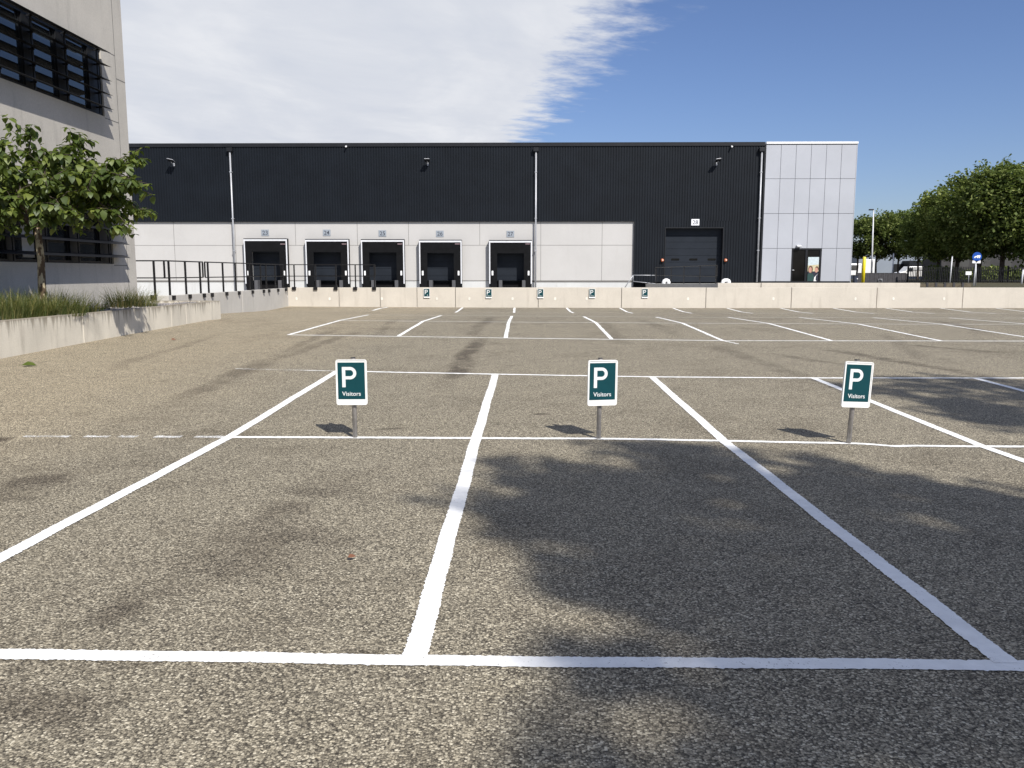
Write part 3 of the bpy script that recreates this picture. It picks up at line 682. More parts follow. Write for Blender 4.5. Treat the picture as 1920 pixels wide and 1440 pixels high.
# poster in the side light
pp = [plain('poster_sky', (.52, .60, .62), .5), plain('poster_field', (.52, .47, .30), .5), plain('poster_skin', (.50, .27, .2), .5), plain('poster_hair', (.12, .065, .03), .6),
      plain('poster_green', (.012, .05, .045), .6), M['white'], plain('poster_navy', (.012, .014, .03), .6)]
x0, zt_ = xy(1515.5, 482, YB + .02); x1, zb_ = xy(1533.5, 528.2, YB + .02); yp = YB + .012
mb = MB(); W_ = x1 - x0; H_ = zt_ - zb_
def PX(u, v): return (x0 + u * W_, zt_ - v * H_)
def pq(m, pts, lay): mb.m = m; mb.face([(PX(u, v)[0], yp - .0012 * lay, PX(u, v)[1]) for u, v in pts])
def pe(m, u, v, ru, rv, lay): pq(m, [(u + ru * math.cos(2 * math.pi * k / 14), v + rv * math.sin(2 * math.pi * k / 14)) for k in range(14)], lay)
pq(0, [(0, 0), (1, 0), (1, .42), (0, .42)], 0); pq(1, [(0, .34), (1, .30), (1, .62), (0, .62)], 1); pq(6, [(0, .58), (1, .58), (1, 1), (0, 1)], 2)
pe(3, .26, .50, .22, .155, 3); pe(2, .24, .52, .14, .115, 4); pe(3, .84, .47, .16, .1, 3); pe(2, .80, .53, .15, .1, 4)
pq(4, [(.0, .70), (.2, .64), (.5, .68), (.62, .8), (.55, 1), (0, 1)], 5); pq(5, [(.58, 1), (.64, .82), (.98, .66), (.78, .78), (.76, .92), (.9, 1)], 6)
poster = tag(mb.build('poster', pp), 'printed poster of two smiling people inside the glazed entrance of the white block', 'poster')

# dock number plates
WORLDP = False
for (px, py, num, white) in ((497, 436.3, '23', 0), (612.5, 436.3, '24', 0), (717, 437.5, '25', 0), (824.8, 438.2, '26', 0), (957, 438.6, '27', 0), (1303.8, 416.7, '28', 1)):
    yy = (YC if white else FW) - .03; p = atY(px, py, yy)
    t = empty('number_plate', (p.x, yy, p.z), f'{"white" if white else "grey"} plate reading {num} above {"the wide gate" if white else "a dock door"}', 'number plate', 'dock number plates')
    mb = MB(); hw, hh = (.30, .235) if white else (.29, .235); mb.box(-hw, hw, 0, .028, -hh, hh); mb.build('plate', M['plate_white'] if white else M['plate'], t)
    text_obj('number', num, .30, .40, (0, -.001, 0), M['ink'], t, .004)
# facade floodlights
def floodlight(px, py, label, arm=0.45, s=1.0, lean=0):
    p = atY(px, py, YC - .4)
    t = empty('floodlight', (p.x, YC - .0, p.z), label, 'floodlight', 'floodlights on the warehouse')
    mb = MB(); mb.box(-.05 * s, .05 * s, -.05, 0, -.32, -.1); mb.tube([(0, -.03, -.2), (0, -arm * .6, -.16), (0, -arm, -.06)], .022, 6); mb.build('arm', M['pipe'], t)
    mb = MB(); Mx = Matrix.Translation((0, -arm, 0)) @ Matrix.Rotation(R(lean), 4, 'Y') @ Matrix.Rotation(R(-14), 4, 'X')
    mb.box(-.2 * s, .2 * s, -.28, .22, -.035, .03, Mx); mb.build('head', M['dark'], t, .01)
    mb = MB(); mb.box(-.19 * s, .19 * s, -.275, .215, .0302, .05, Mx); mb.build('cover', M['trim'], t)
    return t
floodlight(322, 302, 'floodlight on the black cladding beside the left building', .55, 1.2, 12)
floodlight(801, 301, 'floodlight on the black cladding above number 26')
floodlight(1346, 301, 'floodlight on the black cladding above the wide gate', .5, .95, -8)
p = atY(1497, 461, YB); t = empty('door_lamp', (p.x, YB, p.z), 'small wall lamp over the glazed entrance of the white block', 'lamp')
mb = MB(); mb.box(-.17, .17, -.34, 0, -.02, .07, Matrix.Rotation(R(14), 4, 'X')); mb.build('housing', M['trim'], t, .015); mb = MB(); mb.box(-.15, .15, -.3, -.03, -.045, -.022, Matrix.Rotation(R(14), 4, 'X')); mb.build('lens', M['dark'], t)
for px, py, lab in ((650, 275, 'tiny white camera under the roof edge above number 24'), (1371, 275, 'tiny white camera under the roof edge above the wide gate')):
    p = atY(px, py, YC); t = empty('security_camera', (p.x, YC, p.z), lab, 'camera', 'cameras under the roof edge')
    mb = MB(); mb.tube([(0, -.32, -.03), (0, -.08, .0)], .06, 8); mb.build('body', M['white'], t); mb = MB(); mb.box(-.03, .03, -.12, 0, .0, .06); mb.build('mount', M['white'], t)
for px, lab in ((1241.5, 'orange round signal lamp left of the wide gate'), (1360, 'orange round signal lamp right of the wide gate')):
    p = atY(px, 488, YC); t = empty('signal_lamp', (p.x, YC, p.z), lab, 'signal lamp', 'signal lamps beside the gate')
    mb = MB(); mb.box(-.09, .09, -.08, 0, -.17, .15); mb.build('housing', M['dark'], t, .015)
    mb = MB(); mb.tube([(0, -.08, 0), (0, -.12, 0), (0, -.20, 0), (0, -.22, 0)], [.12, .12, .09, .03], 12); mb.build('lens', M['orange'], t)
    mb = MB(); mb.tube([(.01, -.21, .01), (.01, -.235, .01)], [.06, .045], 10); mb.build('bulb', M['lens'], t)
# white rounded guards by the gate
for px, lab, wd in ((1249, 'white rounded guard at the left foot of the wide gate', .62), (1361, 'white rounded guard at the right foot of the wide gate', .72)):
    p = atY(px, 530.5, FW - 3); t = empty('door_guard', (p.x, FW - 3, .8), lab, 'door guard', 'white guards at the gate')
    top = atY(px, 522, FW - 3).z - .8
    mb = MB(); pts = [(-wd / 2 + .13, 0, 0), (-wd / 2 + .13, 0, top - .28), (-wd / 2 + .17, 0, top - .18), (-wd / 2 + .26, 0, top - .14), (wd / 2 - .26, 0, top - .14), (wd / 2 - .17, 0, top - .18), (wd / 2 - .13, 0, top - .28), (wd / 2 - .13, 0, 0)]
    mb.tube(pts, .135, 12); mb.build('bent_tube', M['white'], t)
    mb = MB(); mb.box(-wd / 2 - .1, wd / 2 + .1, -.2, .2, 0, .02); mb.build('foot_plate', M['trim'], t)
WORLDP = True

# ------------------------------------------------------------------ railings
def railing(pts_posts, ends, zt, zm, label, group, bracket='x', base=None, up=1):
    """posts: list of (x,y,zbase); ends: ((x,y),(x,y)) of the rails"""
    (ax, ay), (bx, by) = ends
    t = empty('railing', (ax, ay, zm - .5), label, 'railing', group)
    s = .022
    def bar(mb, z, h=.02): 
        d = Vector((bx - ax, by - ay, 0)); L = d.length; d.normalize(); n = Vector((-d.y, d.x, 0))
        Mx = Matrix(((d.x, n.x, 0, ax), (d.y, n.y, 0, ay), (0, 0, 1, 0), (0, 0, 0, 1))); mb.box(0, L, -.022, .022, z - h, z + h, Mx)
    mb = MB(); bar(mb, zt); mb.build('top_rail', M['rail'], t)
    mb = MB(); bar(mb, zm, .018); mb.build('middle_rail', M['rail'], t)
    for (x, y) in ends:
        mb = MB(); mb.box(x - .022, x + .022, y - .022, y + .022, zm + .018, zt - .02); mb.build('end_bar', M['rail'], t)
    for (x, y, z) in pts_posts:
        mb = MB(); mb.box(x - .027, x + .027, y - .027, y + .027, z - .06, zt - .021); po = mb.build('post', M['rail'], t)
        mb = MB()
        if bracket == 'x': mb.box(x + .0275, x + .16, y - .06, y + .06, z - .14, z - .0)
        else: mb.box(x - .09, x + .09, y - .16, y - .0275, z - .12, z + .02)
        bo = mb.build('bracket', M['rail']); bo.parent = po; bo.matrix_parent_inverse = Matrix.Translation(-Vector((ax, ay, zm - .5)))
        bo.matrix_parent_inverse = Matrix.Identity(4)
    return t
XR_ = wx[0]                      # ramp wall stands square to the long wall
rz_ = .90
mb = MB(); 
RF = 26.3
for (a, b) in ((RF + .203, 33.2), (33.23, Yw - .01)): mb.box(XR_ - .2, XR_, a, b, -.4, rz_)
mb.box(XR_ - 4, XR_, RF, RF + .2, -.4, rz_)
mb.build('ramp_wall', M['ramp_wall'], None, .012)
rw = bpy.data.objects['ramp_wall']; tag(rw, 'grey concrete ramp wall running from the planter to the long wall, carrying railings', 'wall')
def yat(px): d = ray(px, 540); return XR_ / d.x * d.y
G = 'black railings along the ramp and wall'
zt, zm = 2.0, 1.46
rx = XR_ - .08
railing([(atY(290, 530, RF + .1).x, RF + .1, rz_)], ((XR_ - 3, RF + .1), (atY(309.5, 530, RF + .1).x, RF + .1)), zt, zm, 'short black railing section behind the grasses, nearest the left building', G, 'y')
railing([(rx, yat(p), rz_) for p in (323, 353.5, 380.5)], ((rx, yat(314.5)), (rx, yat(386))), zt, zm, 'black railing section with three posts on the ramp wall', G)
railing([(rx, yat(p), rz_) for p in (395.5, 423, 446.5, 472, 493, 503, 520, 534.5)], ((rx, yat(390)), (rx, Yw + .1)), zt, zm, 'long black railing section on the ramp wall in front of dock 23', G)
px_ = [552, 592, 630, 666.5, 702]
fr = railing([(atY(p, 530, Yw + .07).x, Yw + .09, wt) for p in px_], ((XR_ - .08, Yw + .09), (atY(704, 530, Yw + .09).x, Yw + .09)), zt, zm, 'black railing on top of the long wall in front of docks 24 and 25', G, 'y')
# railing along the pit side wall by the gate
py_ = [(1342, 0), (1312, 0), (1282, 0), (1258, 0), (1230, 0)]
def ysd(px): d = ray(px, 530); return (xsd + .12) / d.x * d.y
railing([(xsd + .12, ysd(p), swz(ysd(p))) for p, _ in py_], ((xsd + .12, ysd(1344)), (xsd + .12, ysd(1228))), 1.98, 1.43, 'black railing beside the loading pit in front of the wide gate', G)
# stair handrail at its far end
t = empty('handrail', (8, 60, .3), 'thin grey handrail with slanted end left of the wide gate', 'handrail')
P = [atY(1171, 540, 60), atY(1187, 516, 60), atY(1230, 516.3, 60), atY(1230, 532, 60)]
mb = MB(); mb.tube(P[:2], .03, 6); mb.tube(P[1:3], .03, 6); mb.tube(P[2:], .03, 6); mb.build('rail', M['pipe'], t)
mb = MB(); mb.tube([atY(1187, 516, 60), atY(1187, 528, 60)], .025, 6); mb.tube([atY(1187, 527.5, 60), atY(1230, 532, 60)], .025, 6); mb.build('lower_bar', M['pipe'], t)

# ------------------------------------------------------------------ planter
XP = -9.2; YPe = 25.0; PT = .79
XF = -12.1; YFc = atX(254, 480, XF).y
pl = empty('planter', (XP, 15, 0), 'long raised concrete planter wall with drip stains beside the left building', 'planter')
pc = [-6, -1, 4, 9, 13.6, atX(155, 600, XP).y, atX(321, 585, XP).y, atX(349, 585, XP).y, YPe]
for a, b in zip(pc, pc[1:]):
    mb = MB(); mb.box(XP - .12, XP, a + .006, b - .006, -.3, PT + rnd.uniform(-.004, .004)); mb.build('wall_panel', M['planter'], pl, .01)
mb = MB(); mb.box(XR_ + .01, XP - .125, YPe - .12, YPe, -.3, PT); mb.build('end_wall', M['planter'], pl, .01)
# gravel bed: gently uneven sheet with real pebbles near the edge
mb = MB(); mb.nomerge = True; gx = [XF + .02 + (XP - .13 - XF - .02) * i / 10 for i in range(11)]; gy = [-6 + i * .5 for i in range(62)] + [YPe - .13]
def grz(x, y): return PT - .06 + .03 * math.sin(x * 3.1 + y * 1.3) * math.sin(y * 2.1) + .01 * math.sin(y * 9)
for Y in gy:
    for X in gx: mb.v.append((X, Y, grz(X, Y)))
for j in range(len(gy) - 1):
    for i in range(10): mb.f.append((j * 11 + i, j * 11 + i + 1, (j + 1) * 11 + i + 1, (j + 1) * 11 + i)); mb.sm.append(True); mb.mi.append(0)
tag(mb.build('gravel_bed', M['gravel']), 'grey gravel filling the raised planter', 'gravel', kind='stuff')
mb = MB(); mb.nomerge = True
for _ in range(3500):
    X = rnd.uniform(XF + .3, XP - .14); Y = rnd.uniform(13, YPe - .15); r_ = rnd.uniform(.012, .032); z = grz(X, Y); a = rnd.uniform(0, 6)
    vs = [(X + r_ * math.cos(a + k * 1.2566) * rnd.uniform(.7, 1.2), Y + r_ * math.sin(a + k * 1.2566) * rnd.uniform(.7, 1.2)) for k in range(5)]
    tp = (X, Y, z + r_ * rnd.uniform(.7, 1.1))
    b = len(mb.v); mb.v += [(u, v, z - .005) for u, v in vs] + [tp]
    for k in range(5): mb.f.append((b + k, b + (k + 1) % 5, b + 5)); mb.sm.append(False); mb.mi.append(0)
tag(mb.build('pebbles', plain('pebble', (.26, .24, .23), .85, 0, .5, 18)), 'loose grey pebbles scattered over the planter', 'pebbles', kind='stuff')

# ------------------------------------------------------------------ left building
lb = empty('office_building', (XF, 20, 0), 'pale concrete office building with louvred window bands at the left edge', 'building')
BT = 13.0; YN = 2.0
def fholed(mb, y0, y1, z0, z1, holes, x, depth):
    us = sorted(set([y0, y1] + [h[0] for h in holes] + [h[1] for h in holes])); vs = sorted(set([z0, z1] + [h[2] for h in holes] + [h[3] for h in holes]))
    for i in range(len(us) - 1):
        for j in range(len(vs) - 1):
            cy = (us[i] + us[i + 1]) / 2; cz = (vs[j] + vs[j + 1]) / 2
            if any(h[0] < cy < h[1] and h[2] < cz < h[3] for h in holes): continue
            mb.face([(x, us[i], vs[j]), (x, us[i + 1], vs[j]), (x, us[i + 1], vs[j + 1]), (x, us[i], vs[j + 1])])
    for (a, b, c, d) in holes:
        mb.face([(x, a, c), (x - depth, a, c), (x - depth, a, d), (x, a, d)]); mb.face([(x, b, c), (x - depth, b, c), (x - depth, b, d), (x, b, d)])
        mb.face([(x, a, d), (x - depth, a, d), (x - depth, b, d), (x, b, d)]); mb.face([(x, a, c), (x - depth, a, c), (x - depth, b, c), (x, b, c)])
def Yx(px): d = ray(px, 400); return XF / d.x * d.y
WE = Yx(208); WS = 8.0
zu0, zu1 = 6.08, 7.92; zl0, zl1 = 1.88, 3.78
mb = MB(); fholed(mb, YN, YFc, .4, BT, [(WS, WE, zu0, zu1), (WS, WE, zl0, zl1)], XF, .28)
mb.face([(XF, YFc, .4), (XF - 18, YFc, .4), (XF - 18, YFc, BT), (XF, YFc, BT)]); mb.face([(XF, YN, .4), (XF - 18, YN, .4), (XF - 18, YN, BT), (XF, YN, BT)])
mb.face([(XF, YN, BT), (XF, YFc, BT), (XF - 18, YFc, BT), (XF - 18, YN, BT)]); mb.build('facade', M['facade'], lb)
mb = MB(); jy = Yx(233)
mb.box(XF - .02, XF + .003, jy - .012, jy + .012, .5, BT - .01)
mb.box(XF - .02, XF + .003, WE, jy - .0121, zu0 - .05, zu0 - .028); mb.box(XF - .02, XF + .003, WE, jy - .0121, zl0 - .05, zl0 - .028); mb.box(XF - .02, XF + .003, WS, jy - .0121, zu1 + .03, zu1 + .05)
mb.box(XF - .02, XF + .003, jy + .0121, YFc, 7.3, 7.325); y3 = Yx(3); mb.box(XF - .02, XF + .003, y3 - .011, y3 + .011, zl1 + .1, zu0 - .06)
mb.build('panel_joint', M['joint'], lb)
mul = [(Yx(11), Yx(22)), (Yx(71), Yx(89)), (Yx(131), Yx(149)), (Yx(187), Yx(208) - .001)]
pane_y = [(Yx(22), Yx(71)), (Yx(89), Yx(131)), (Yx(149), Yx(187)), (WS, Yx(11))]
for (z0, z1, nm) in ((zu0, zu1, 'upper'), (zl0, zl1, 'lower')):
    mb = MB()
    for (a, b) in mul: mb.box(XF - .2, XF - .05, a, b, z0 + .07, z1 - .07)
    mb.box(XF - .2, XF - .05, WS, WE, z0, z0 + .07); mb.box(XF - .2, XF - .05, WS, WE, z1 - .07, z1)
    for (a, b) in pane_y:
        mb.box(XF - .17, XF - .10, a, a + .05, z0 + .07, z1 - .07); mb.box(XF - .17, XF - .10, b - .05, b, z0 + .07, z1 - .07)
    wf = mb.build('window_frame', M['dark'], lb, 0)
    for k, (a, b) in enumerate(pane_y):
        mb = MB(); mb.box(XF - .15, XF - .13, a + .05, b - .05, z0 + .07, z1 - .07); o = mb.build('window_pane', M['glass'], lb)
    if nm == 'lower':
        mb = MB(); mb.box(XF - .128, XF - .118, Yx(46), Yx(68), z0 + .12, z1 - .6); o = mb.build('window_blind', M['blind'], lb)
    # louvre blades and their brackets
    zs = [zu0 + .17 + .39 * k for k in range(5)] if nm == 'upper' else [zl0 + .2 + .385 * k for k in range(5)]
    for z in zs:
        mb = MB(); a = R(-15); prof = []
        for u, v in ((0, 0), (.06, .022), (.17, .026), (.33, 0), (.17, -.012), (.06, -.012)):
            prof.append((XF + .06 + u * math.cos(a) - v * math.sin(a), z + .06 + u * math.sin(a) + v * math.cos(a)))
        mb.prism(prof, 'y', WS - .3, Yx(208) - .18 if nm == 'upper' else Yx(208) + .28); mb.build('louvre_blade', M['dark'], lb)
    for (a, b) in mul:
        mb = MB(); y = (a + b) / 2
        for z in zs: mb.box(XF - .05, XF + .09, y - .02, y + .02, z + .0, z + .045)
        mb.box(XF + .03, XF + .06, y - .03, y + .03, z0 + .02, z1 + .02); mb.build('louvre_bracket', M['dark'], lb)

# ------------------------------------------------------------------ leaves, trees, grasses
def leaf(mb, p, dirv, up, L, W, droop=.25):
    d = dirv.normalized(); s = d.cross(up)
    if s.length < 1e-3: s = d.orthogonal()
    s.normalize(); n = s.cross(d)
    a = p; m = p + d * (L * .45) + n * (.06 * L); tip = p + d * L - n * (droop * L)
    l = p + d * (L * .38) + s * (W / 2) + n * (.10 * W); r_ = p + d * (L * .38) - s * (W / 2) + n * (.10 * W)
    l2 = p + d * (L * .72) + s * (W * .36) - n * (droop * L * .4) + n * (.08 * W); r2 = p + d * (L * .72) - s * (W * .36) - n * (droop * L * .4) + n * (.08 * W)
    m2 = p + d * (L * .74) - n * (droop * L * .45)
    b = len(mb.v); mb.v += [tuple(v) for v in (a, l, m, r_, l2, m2, r2, tip)]
    for f in ((0, 2, 1), (0, 3, 2), (1, 2, 5, 4), (2, 3, 6, 5), (4, 5, 7), (5, 6, 7)):
        mb.f.append(tuple(b + i for i in f)); mb.sm.append(True); mb.mi.append(0)
def rv(r=rnd): 
    while True:
        v = Vector((r.uniform(-1, 1), r.uniform(-1, 1), r.uniform(-1, 1)))
        if .05 < v.length < 1: return v
def curve_pts(a, b, sag, n=6, jit=.04, r=rnd):
    out = []
    for i in range(n + 1):
        t = i / n; p = a.lerp(b, t); p = p + Vector((0, 0, sag * math.sin(math.pi * t))) + rv(r) * (jit if 0 < i < n else 0); out.append(p)
    return out
# small tree in the planter
def planter_tree():
    YT = 17.3; b = atY(83, 575, YT); base = Vector((b.x, YT, PT - .1))
    t = empty('tree', base, 'small leafy tree with patchy bark growing in the raised planter', 'tree')
    r = random.Random(21)
    fork = Vector((b.x - .02, YT, 2.55))
    tk = MB(); mb = MB(); tk.tube([base, base.lerp(fork, .3) + Vector((-.015, 0, 0)), base.lerp(fork, .65) + Vector((.02, 0, 0)), fork], [.10, .08, .072, .068], 12)
    twigs = []; tips = []
    # main limbs towards measured crown lobes: (px, py, depth offset)
    lobes = [(48, 238, .1), (60, 250, .4), (148, 250, .5), (4, 270, -.3), (238, 290, .2), (95, 285, -.5), (130, 262, .2), (150, 288, .7), (118, 300, 1.0), (20, 300, -.3), (5, 290, .7), (-30, 340, .2), (-70, 330, -.6), (-90, 380, .5), (-40, 290, .9), (190, 330, .3),
             (210, 322, -.6), (245, 305, -.1), (268, 300, .6), (280, 345, .2), (287, 365, -.4), (270, 395, .3), (250, 420, -.3), (225, 405, .6), (150, 405, -.7), (120, 395, -1.1), (60, 410, -.9), (20, 400, -.6), (90, 350, -1.4), (170, 360, -1.2), (30, 350, 1.2), (200, 370, 1.0), (235, 345, -.8), (140, 330, .0), (80, 320, .0), (40, 330, -.5), (110, 355, .6), (180, 400, .2), (-20, 420, .3), (245, 375, -.1), (265, 340, -.6), (10, 370, 0.1), (60, 380, .8), (70, 425, -1.0), (110, 432, -.8), (150, 438, -.5), (30, 432, -.5), (190, 430, .1), (225, 440, -.2), (250, 440, .3), (0, 440, -.2), (55, 440, .4), (130, 420, .9), (245, 430, -.6), (285, 400, .1)]
    mids = []
    for ang in range(0, 360, 45):
        a = R(ang + r.uniform(-15, 15)); q = fork + Vector((math.cos(a) * 1.0, math.sin(a) * .75, r.uniform(.45, .8))); mids.append(q)
        mb.tube(curve_pts(fork, q, .06, 4, .03, r), [.05, .044, .038, .034, .03], 7)
    lf = MB(); lf.nomerge = True; lf.nonormal = True
    for (px, py, dy) in lobes:
        tip = atY(px, py, YT + dy * 1.15); m = min(mids, key=lambda q: (q - tip).length + r.uniform(0, .3))
        cp = curve_pts(m, tip, .12, 6, .05, r); mb.tube(cp, [.028, .024, .020, .016, .012, .008, .004], 5)
        n = int((tip - m).length / .05) + 8
        for sub in range(5):
            i = r.randint(2, 5); st = cp[i]; e = st + Vector((r.uniform(-.4, .4), r.uniform(-.45, .45), r.uniform(-.12, .38)))
            sp = curve_pts(st, e, .04, 4, .02, r); mb.tube(sp, [.009, .007, .006, .005, .003], 4); twigs.append(sp)
        twigs.append(cp[2:])
    for tw in twigs:
        for i in range(len(tw) - 1):
            for _ in range(4 if i else 2):
                p = tw[i].lerp(tw[i + 1], r.random()); o = rv(r); o.z = abs(o.z) * .15 - .15
                L = r.uniform(.11, .215); d = Vector((o.x, o.y, o.z - r.uniform(.0, .55)))
                p2 = p + d.normalized() * .04
                leaf(lf, p2, d, Vector((r.uniform(-.35, .35), r.uniform(-.35, .35), 1)), L, L * r.uniform(.6, .78), r.uniform(.15, .45))
        for _ in range(3):
            d = rv(r); d.z = -abs(d.z) * .4 + .2; L = r.uniform(.09, .16); leaf(lf, tw[-1], d, Vector((0, 0, 1)), L, L * .65, .2)
    # trunk and limbs in one part, crown of leaves in another
    tk.build('trunk', M['bark2'], t); mb.build('limbs', M['bark'], t); lf.build('crown', M['leaf'], t); return t
planter_tree()
# generic leafy crown for bigger trees
def crown_mesh(seed, rx, rz, n_clump, n_leaf, size, r0=.30):
    r = random.Random(seed); mb = MB(); mb.nomerge = True; mb.nonormal = True
    cl = []
    while len(cl) < n_clump:
        v = rv(r); k = v.length ** .35 if True else 1
        v = v.normalized() * min(1, k); c = Vector((v.x * rx, v.y * rx, v.z * rz * (1.0 if v.z > 0 else .8)))
        cl.append((c, r.uniform(.55, 1.2) * r0 * rx))
    ext = []
    for _ in range(n_clump // 4):      # shoots that break the outline
        v = rv(r).normalized(); v.z = abs(v.z) * .9 + .05; k = r.uniform(1.02, 1.2)
        ext.append((Vector((v.x * rx * k, v.y * rx * k, v.z * rz * k)), r.uniform(.10, .2) * rx))
    for c, cr in cl + ext:
        for _ in range(n_leaf if cr > .21 * rx * .8 and (c, cr) not in ext else n_leaf // 4):
            v = rv(r); v = v.normalized() * v.length ** .5; p = c + Vector((v.x * cr, v.y * cr, v.z * cr * .75))
            d = rv(r); d.z -= .3; u = Vector((r.uniform(-.6, .6), r.uniform(-.6, .6), 1)); s = size * r.uniform(.6, 1.3)
            d.normalize(); sd = d.cross(u).normalized(); a = p; b_ = p + d * s * .55 + sd * s * .38; c_ = p + d * s; e = p + d * s * .55 - sd * s * .38
            b0 = len(mb.v); mb.v += [tuple(a), tuple(b_), tuple(c_), tuple(e)]; mb.f.append((b0, b0 + 1, b0 + 2, b0 + 3)); mb.sm.append(False); mb.mi.append(0)
    return mb, cl
WORLDP = False
def make_tree(seed, h, trunk_h, rx, rz, n_clump, n_leaf, size, mat, label, group, loc, tr=.16):
    t = empty('tree', loc, label, 'tree', group); r = random.Random(seed + 5)
    cm, cl = crown_mesh(seed, rx, rz, n_clump, n_leaf, size); zc = h - rz
    cm.v = [(x, y, z + zc) for x, y, z in cm.v]
    mb = MB(); top = Vector((r.uniform(-.1, .1), r.uniform(-.1, .1), zc))
    mb.tube(curve_pts(Vector((0, 0, -.3)), top, 0, 5, .04, r), [tr, tr * .85, tr * .75, tr * .65, tr * .5, tr * .3], 9)
    for c, cr in cl[::max(1, len(cl) // 16)]:
        s = Vector((0, 0, trunk_h + (zc - trunk_h) * r.uniform(.0, .8))); mb.tube(curve_pts(s, c + Vector((0, 0, zc)), .1, 4, .06, r), [tr * .4, tr * .32, tr * .25, tr * .17, tr * .08], 5)
    mb.build('trunk', M['bark'], t); cm.build('crown', mat, t); return t
GT = 'trees beyond the fence'
far = [(1612, 100, 413, 2.6, 'round green tree partly hidden by the white block, leftmost of the row'), (1648, 98, 401, 2.7, 'round green tree right behind the tall lamp post'),
       (1690, 99, 404, 2.6, 'round green tree with slim trunk between the lamp post and the white van'), (1728, 95, 399, 2.9, 'round green tree with lit slim trunk above the white van'),
       (1768, 86, 374, 3.1, 'taller green tree stepping up between the round trees and the big trees'), (1805, 80, 345, 3.4, 'tall dark tree left of the round blue sign'),
       (1848, 74, 323, 3.6, 'big dark tree rising directly above the round blue sign'), (1893, 72, 315, 3.7, 'big dark tree right of the round blue sign'), (1945, 71, 312, 3.8, 'big dark tree cut by the right picture edge')]
for i, (px, Y, ty, rx, lab) in enumerate(far):
    big = i >= 4; g = .79 - (Y - 72) * .00285; p = atY(px, ty, Y); h = p.z - g + .2; low = atY(px, 486 if not big else 488, Y).z - g
    rzz = (h - low) / 2 * 1.06
    make_tree(100 + i, h, low * .8, rx, rzz, 72 if not big else 125, 105, .26 if not big else .29, M['leaf2'], lab, GT, (p.x, Y, g), .13 if not big else .24)
# trees behind the viewpoint whose shade lies across the front bays
for sd, hc, rx, rz, nc, nl, (sx, sy), lab in ((64, 13.0, 1.75, 2.4, 52, 95, (2.1, 5.0), 'leafy tree behind the viewpoint shading the front bays'),
        (62, 12.5, 1.9, 2.1, 34, 80, (6.9, 10.3), 'leafy tree right of the viewpoint shading the bays at the right'),
        (63, 13.5, 2.5, 2.3, 56, 85, (3.3, 2.5), 'leafy tree behind the viewpoint shading the right corner of the lot')):
    make_tree(sd, hc + rz, 6.5, rx, rz, nc, nl, .24, M['leaf'], lab, 'trees shading the lot', (sx + .521 * hc, sy - .902 * hc, 0), .2)
WORLDP = True
# ornamental grasses
def tuft(px, py, Y, n, L, spread, mat, label):
    x = atY(px, py, Y).x; z = grz(x, Y); r = random.Random(int(px * 3 + Y * 7))
    mb = MB(); mb.nomerge = True; mb.nonormal = True
    for _ in range(int(n * .72)):
        a = r.uniform(0, 2 * math.pi); rr = spread * math.sqrt(r.random()) * .5; L_ = L * .86; p = Vector((x + rr * math.cos(a), Y + rr * math.sin(a), z - .02))
        a2 = a + r.gauss(0, .6); out = Vector((math.cos(a2), math.sin(a2), 0)); ln = L_ * r.uniform(.5, 1.15); lean = r.uniform(.2, 1.05); w = r.uniform(.004, .008)
        s = Vector((-out.y, out.x, 0)) * w; prev = None
        for k in range(5):
            t = k / 4; q = p + out * (ln * lean * t ** 1.6) + Vector((0, 0, ln * (t * (1 - .35 * lean * t)))); ww = s * (1 - t * .9)
            b = len(mb.v); mb.v += [tuple(q - ww), tuple(q + ww)]
            if prev is not None: mb.f.append((prev, prev + 1, b + 1, b)); mb.sm.append(True); mb.mi.append(0)
            prev = b
    o = mb.build('grass_tuft', mat); tag(o, label, 'grass', 'ornamental grasses in the planter')
    return o
for a in ((-10, 560, 15.6, 700, .74, 1.1, M['blade'], 'pale green grass tuft cut by the left picture edge'), (42, 560, 16.2, 800, .72, 1.15, M['blade'], 'dense green grass tuft just left of the tree trunk'),
          (102, 565, 16.9, 800, .70, 1.1, M['blade'], 'dense green grass tuft in front of and right of the tree trunk'), (146, 565, 18.0, 560, .66, .95, M['blade'], 'straw tipped grass tuft second right of the tree trunk'),
          (20, 555, 17.6, 600, .76, 1.1, M['blade'], 'green grass tuft behind the others against the office wall'), (74, 556, 18.3, 600, .74, 1.1, M['blade'], 'green grass tuft behind the tree trunk'), (192, 562, 20.4, 90, .42, .35, M['blade2'], 'tiny thin grass tuft alone on the gravel'),
          (233, 556, 21.4, 620, .74, .85, M['blade2'], 'dark upright grass tuft at the right end of the planting'), (268, 556, 22.2, 420, .66, .7, M['blade'], 'yellowish grass tuft beside the dark one at the railing')):
    tuft(*a)
# fallen leaves
def fallen(px, py, L, mat, ang, label):
    x, y = gp(px, py); z = gz(x, y); x *= (EYE - z) / EYE; y *= (EYE - z) / EYE; z = gz(x, y)
    mb = MB(); mb.nonormal = True; leaf(mb, Vector((0, 0, .022)), Vector((math.cos(ang), math.sin(ang), .18)), Vector((.2, -.3, 1)), L, L * .7, .25); leaf(mb, Vector((0, 0, .02)), Vector((-math.cos(ang), -math.sin(ang), -.1)), Vector((0, 0, 1)), L * .3, .004, .1)
    o = mb.build('fallen_leaf', mat); o.location = (x, y, z); tag(o, label, 'leaf', 'fallen leaves on the lot'); return o
fallen(652, 1052, .05, M['brown'], .5, 'brown dry leaf lying on the asphalt left of the middle bay line')
fallen(40, 685, .22, M['leaf'], .2, 'green leaf lying at the foot of the planter wall')
fallen(321, 636, .13, M['brown'], .9, 'small brownish leaf lying on the asphalt near the far end of the planter')

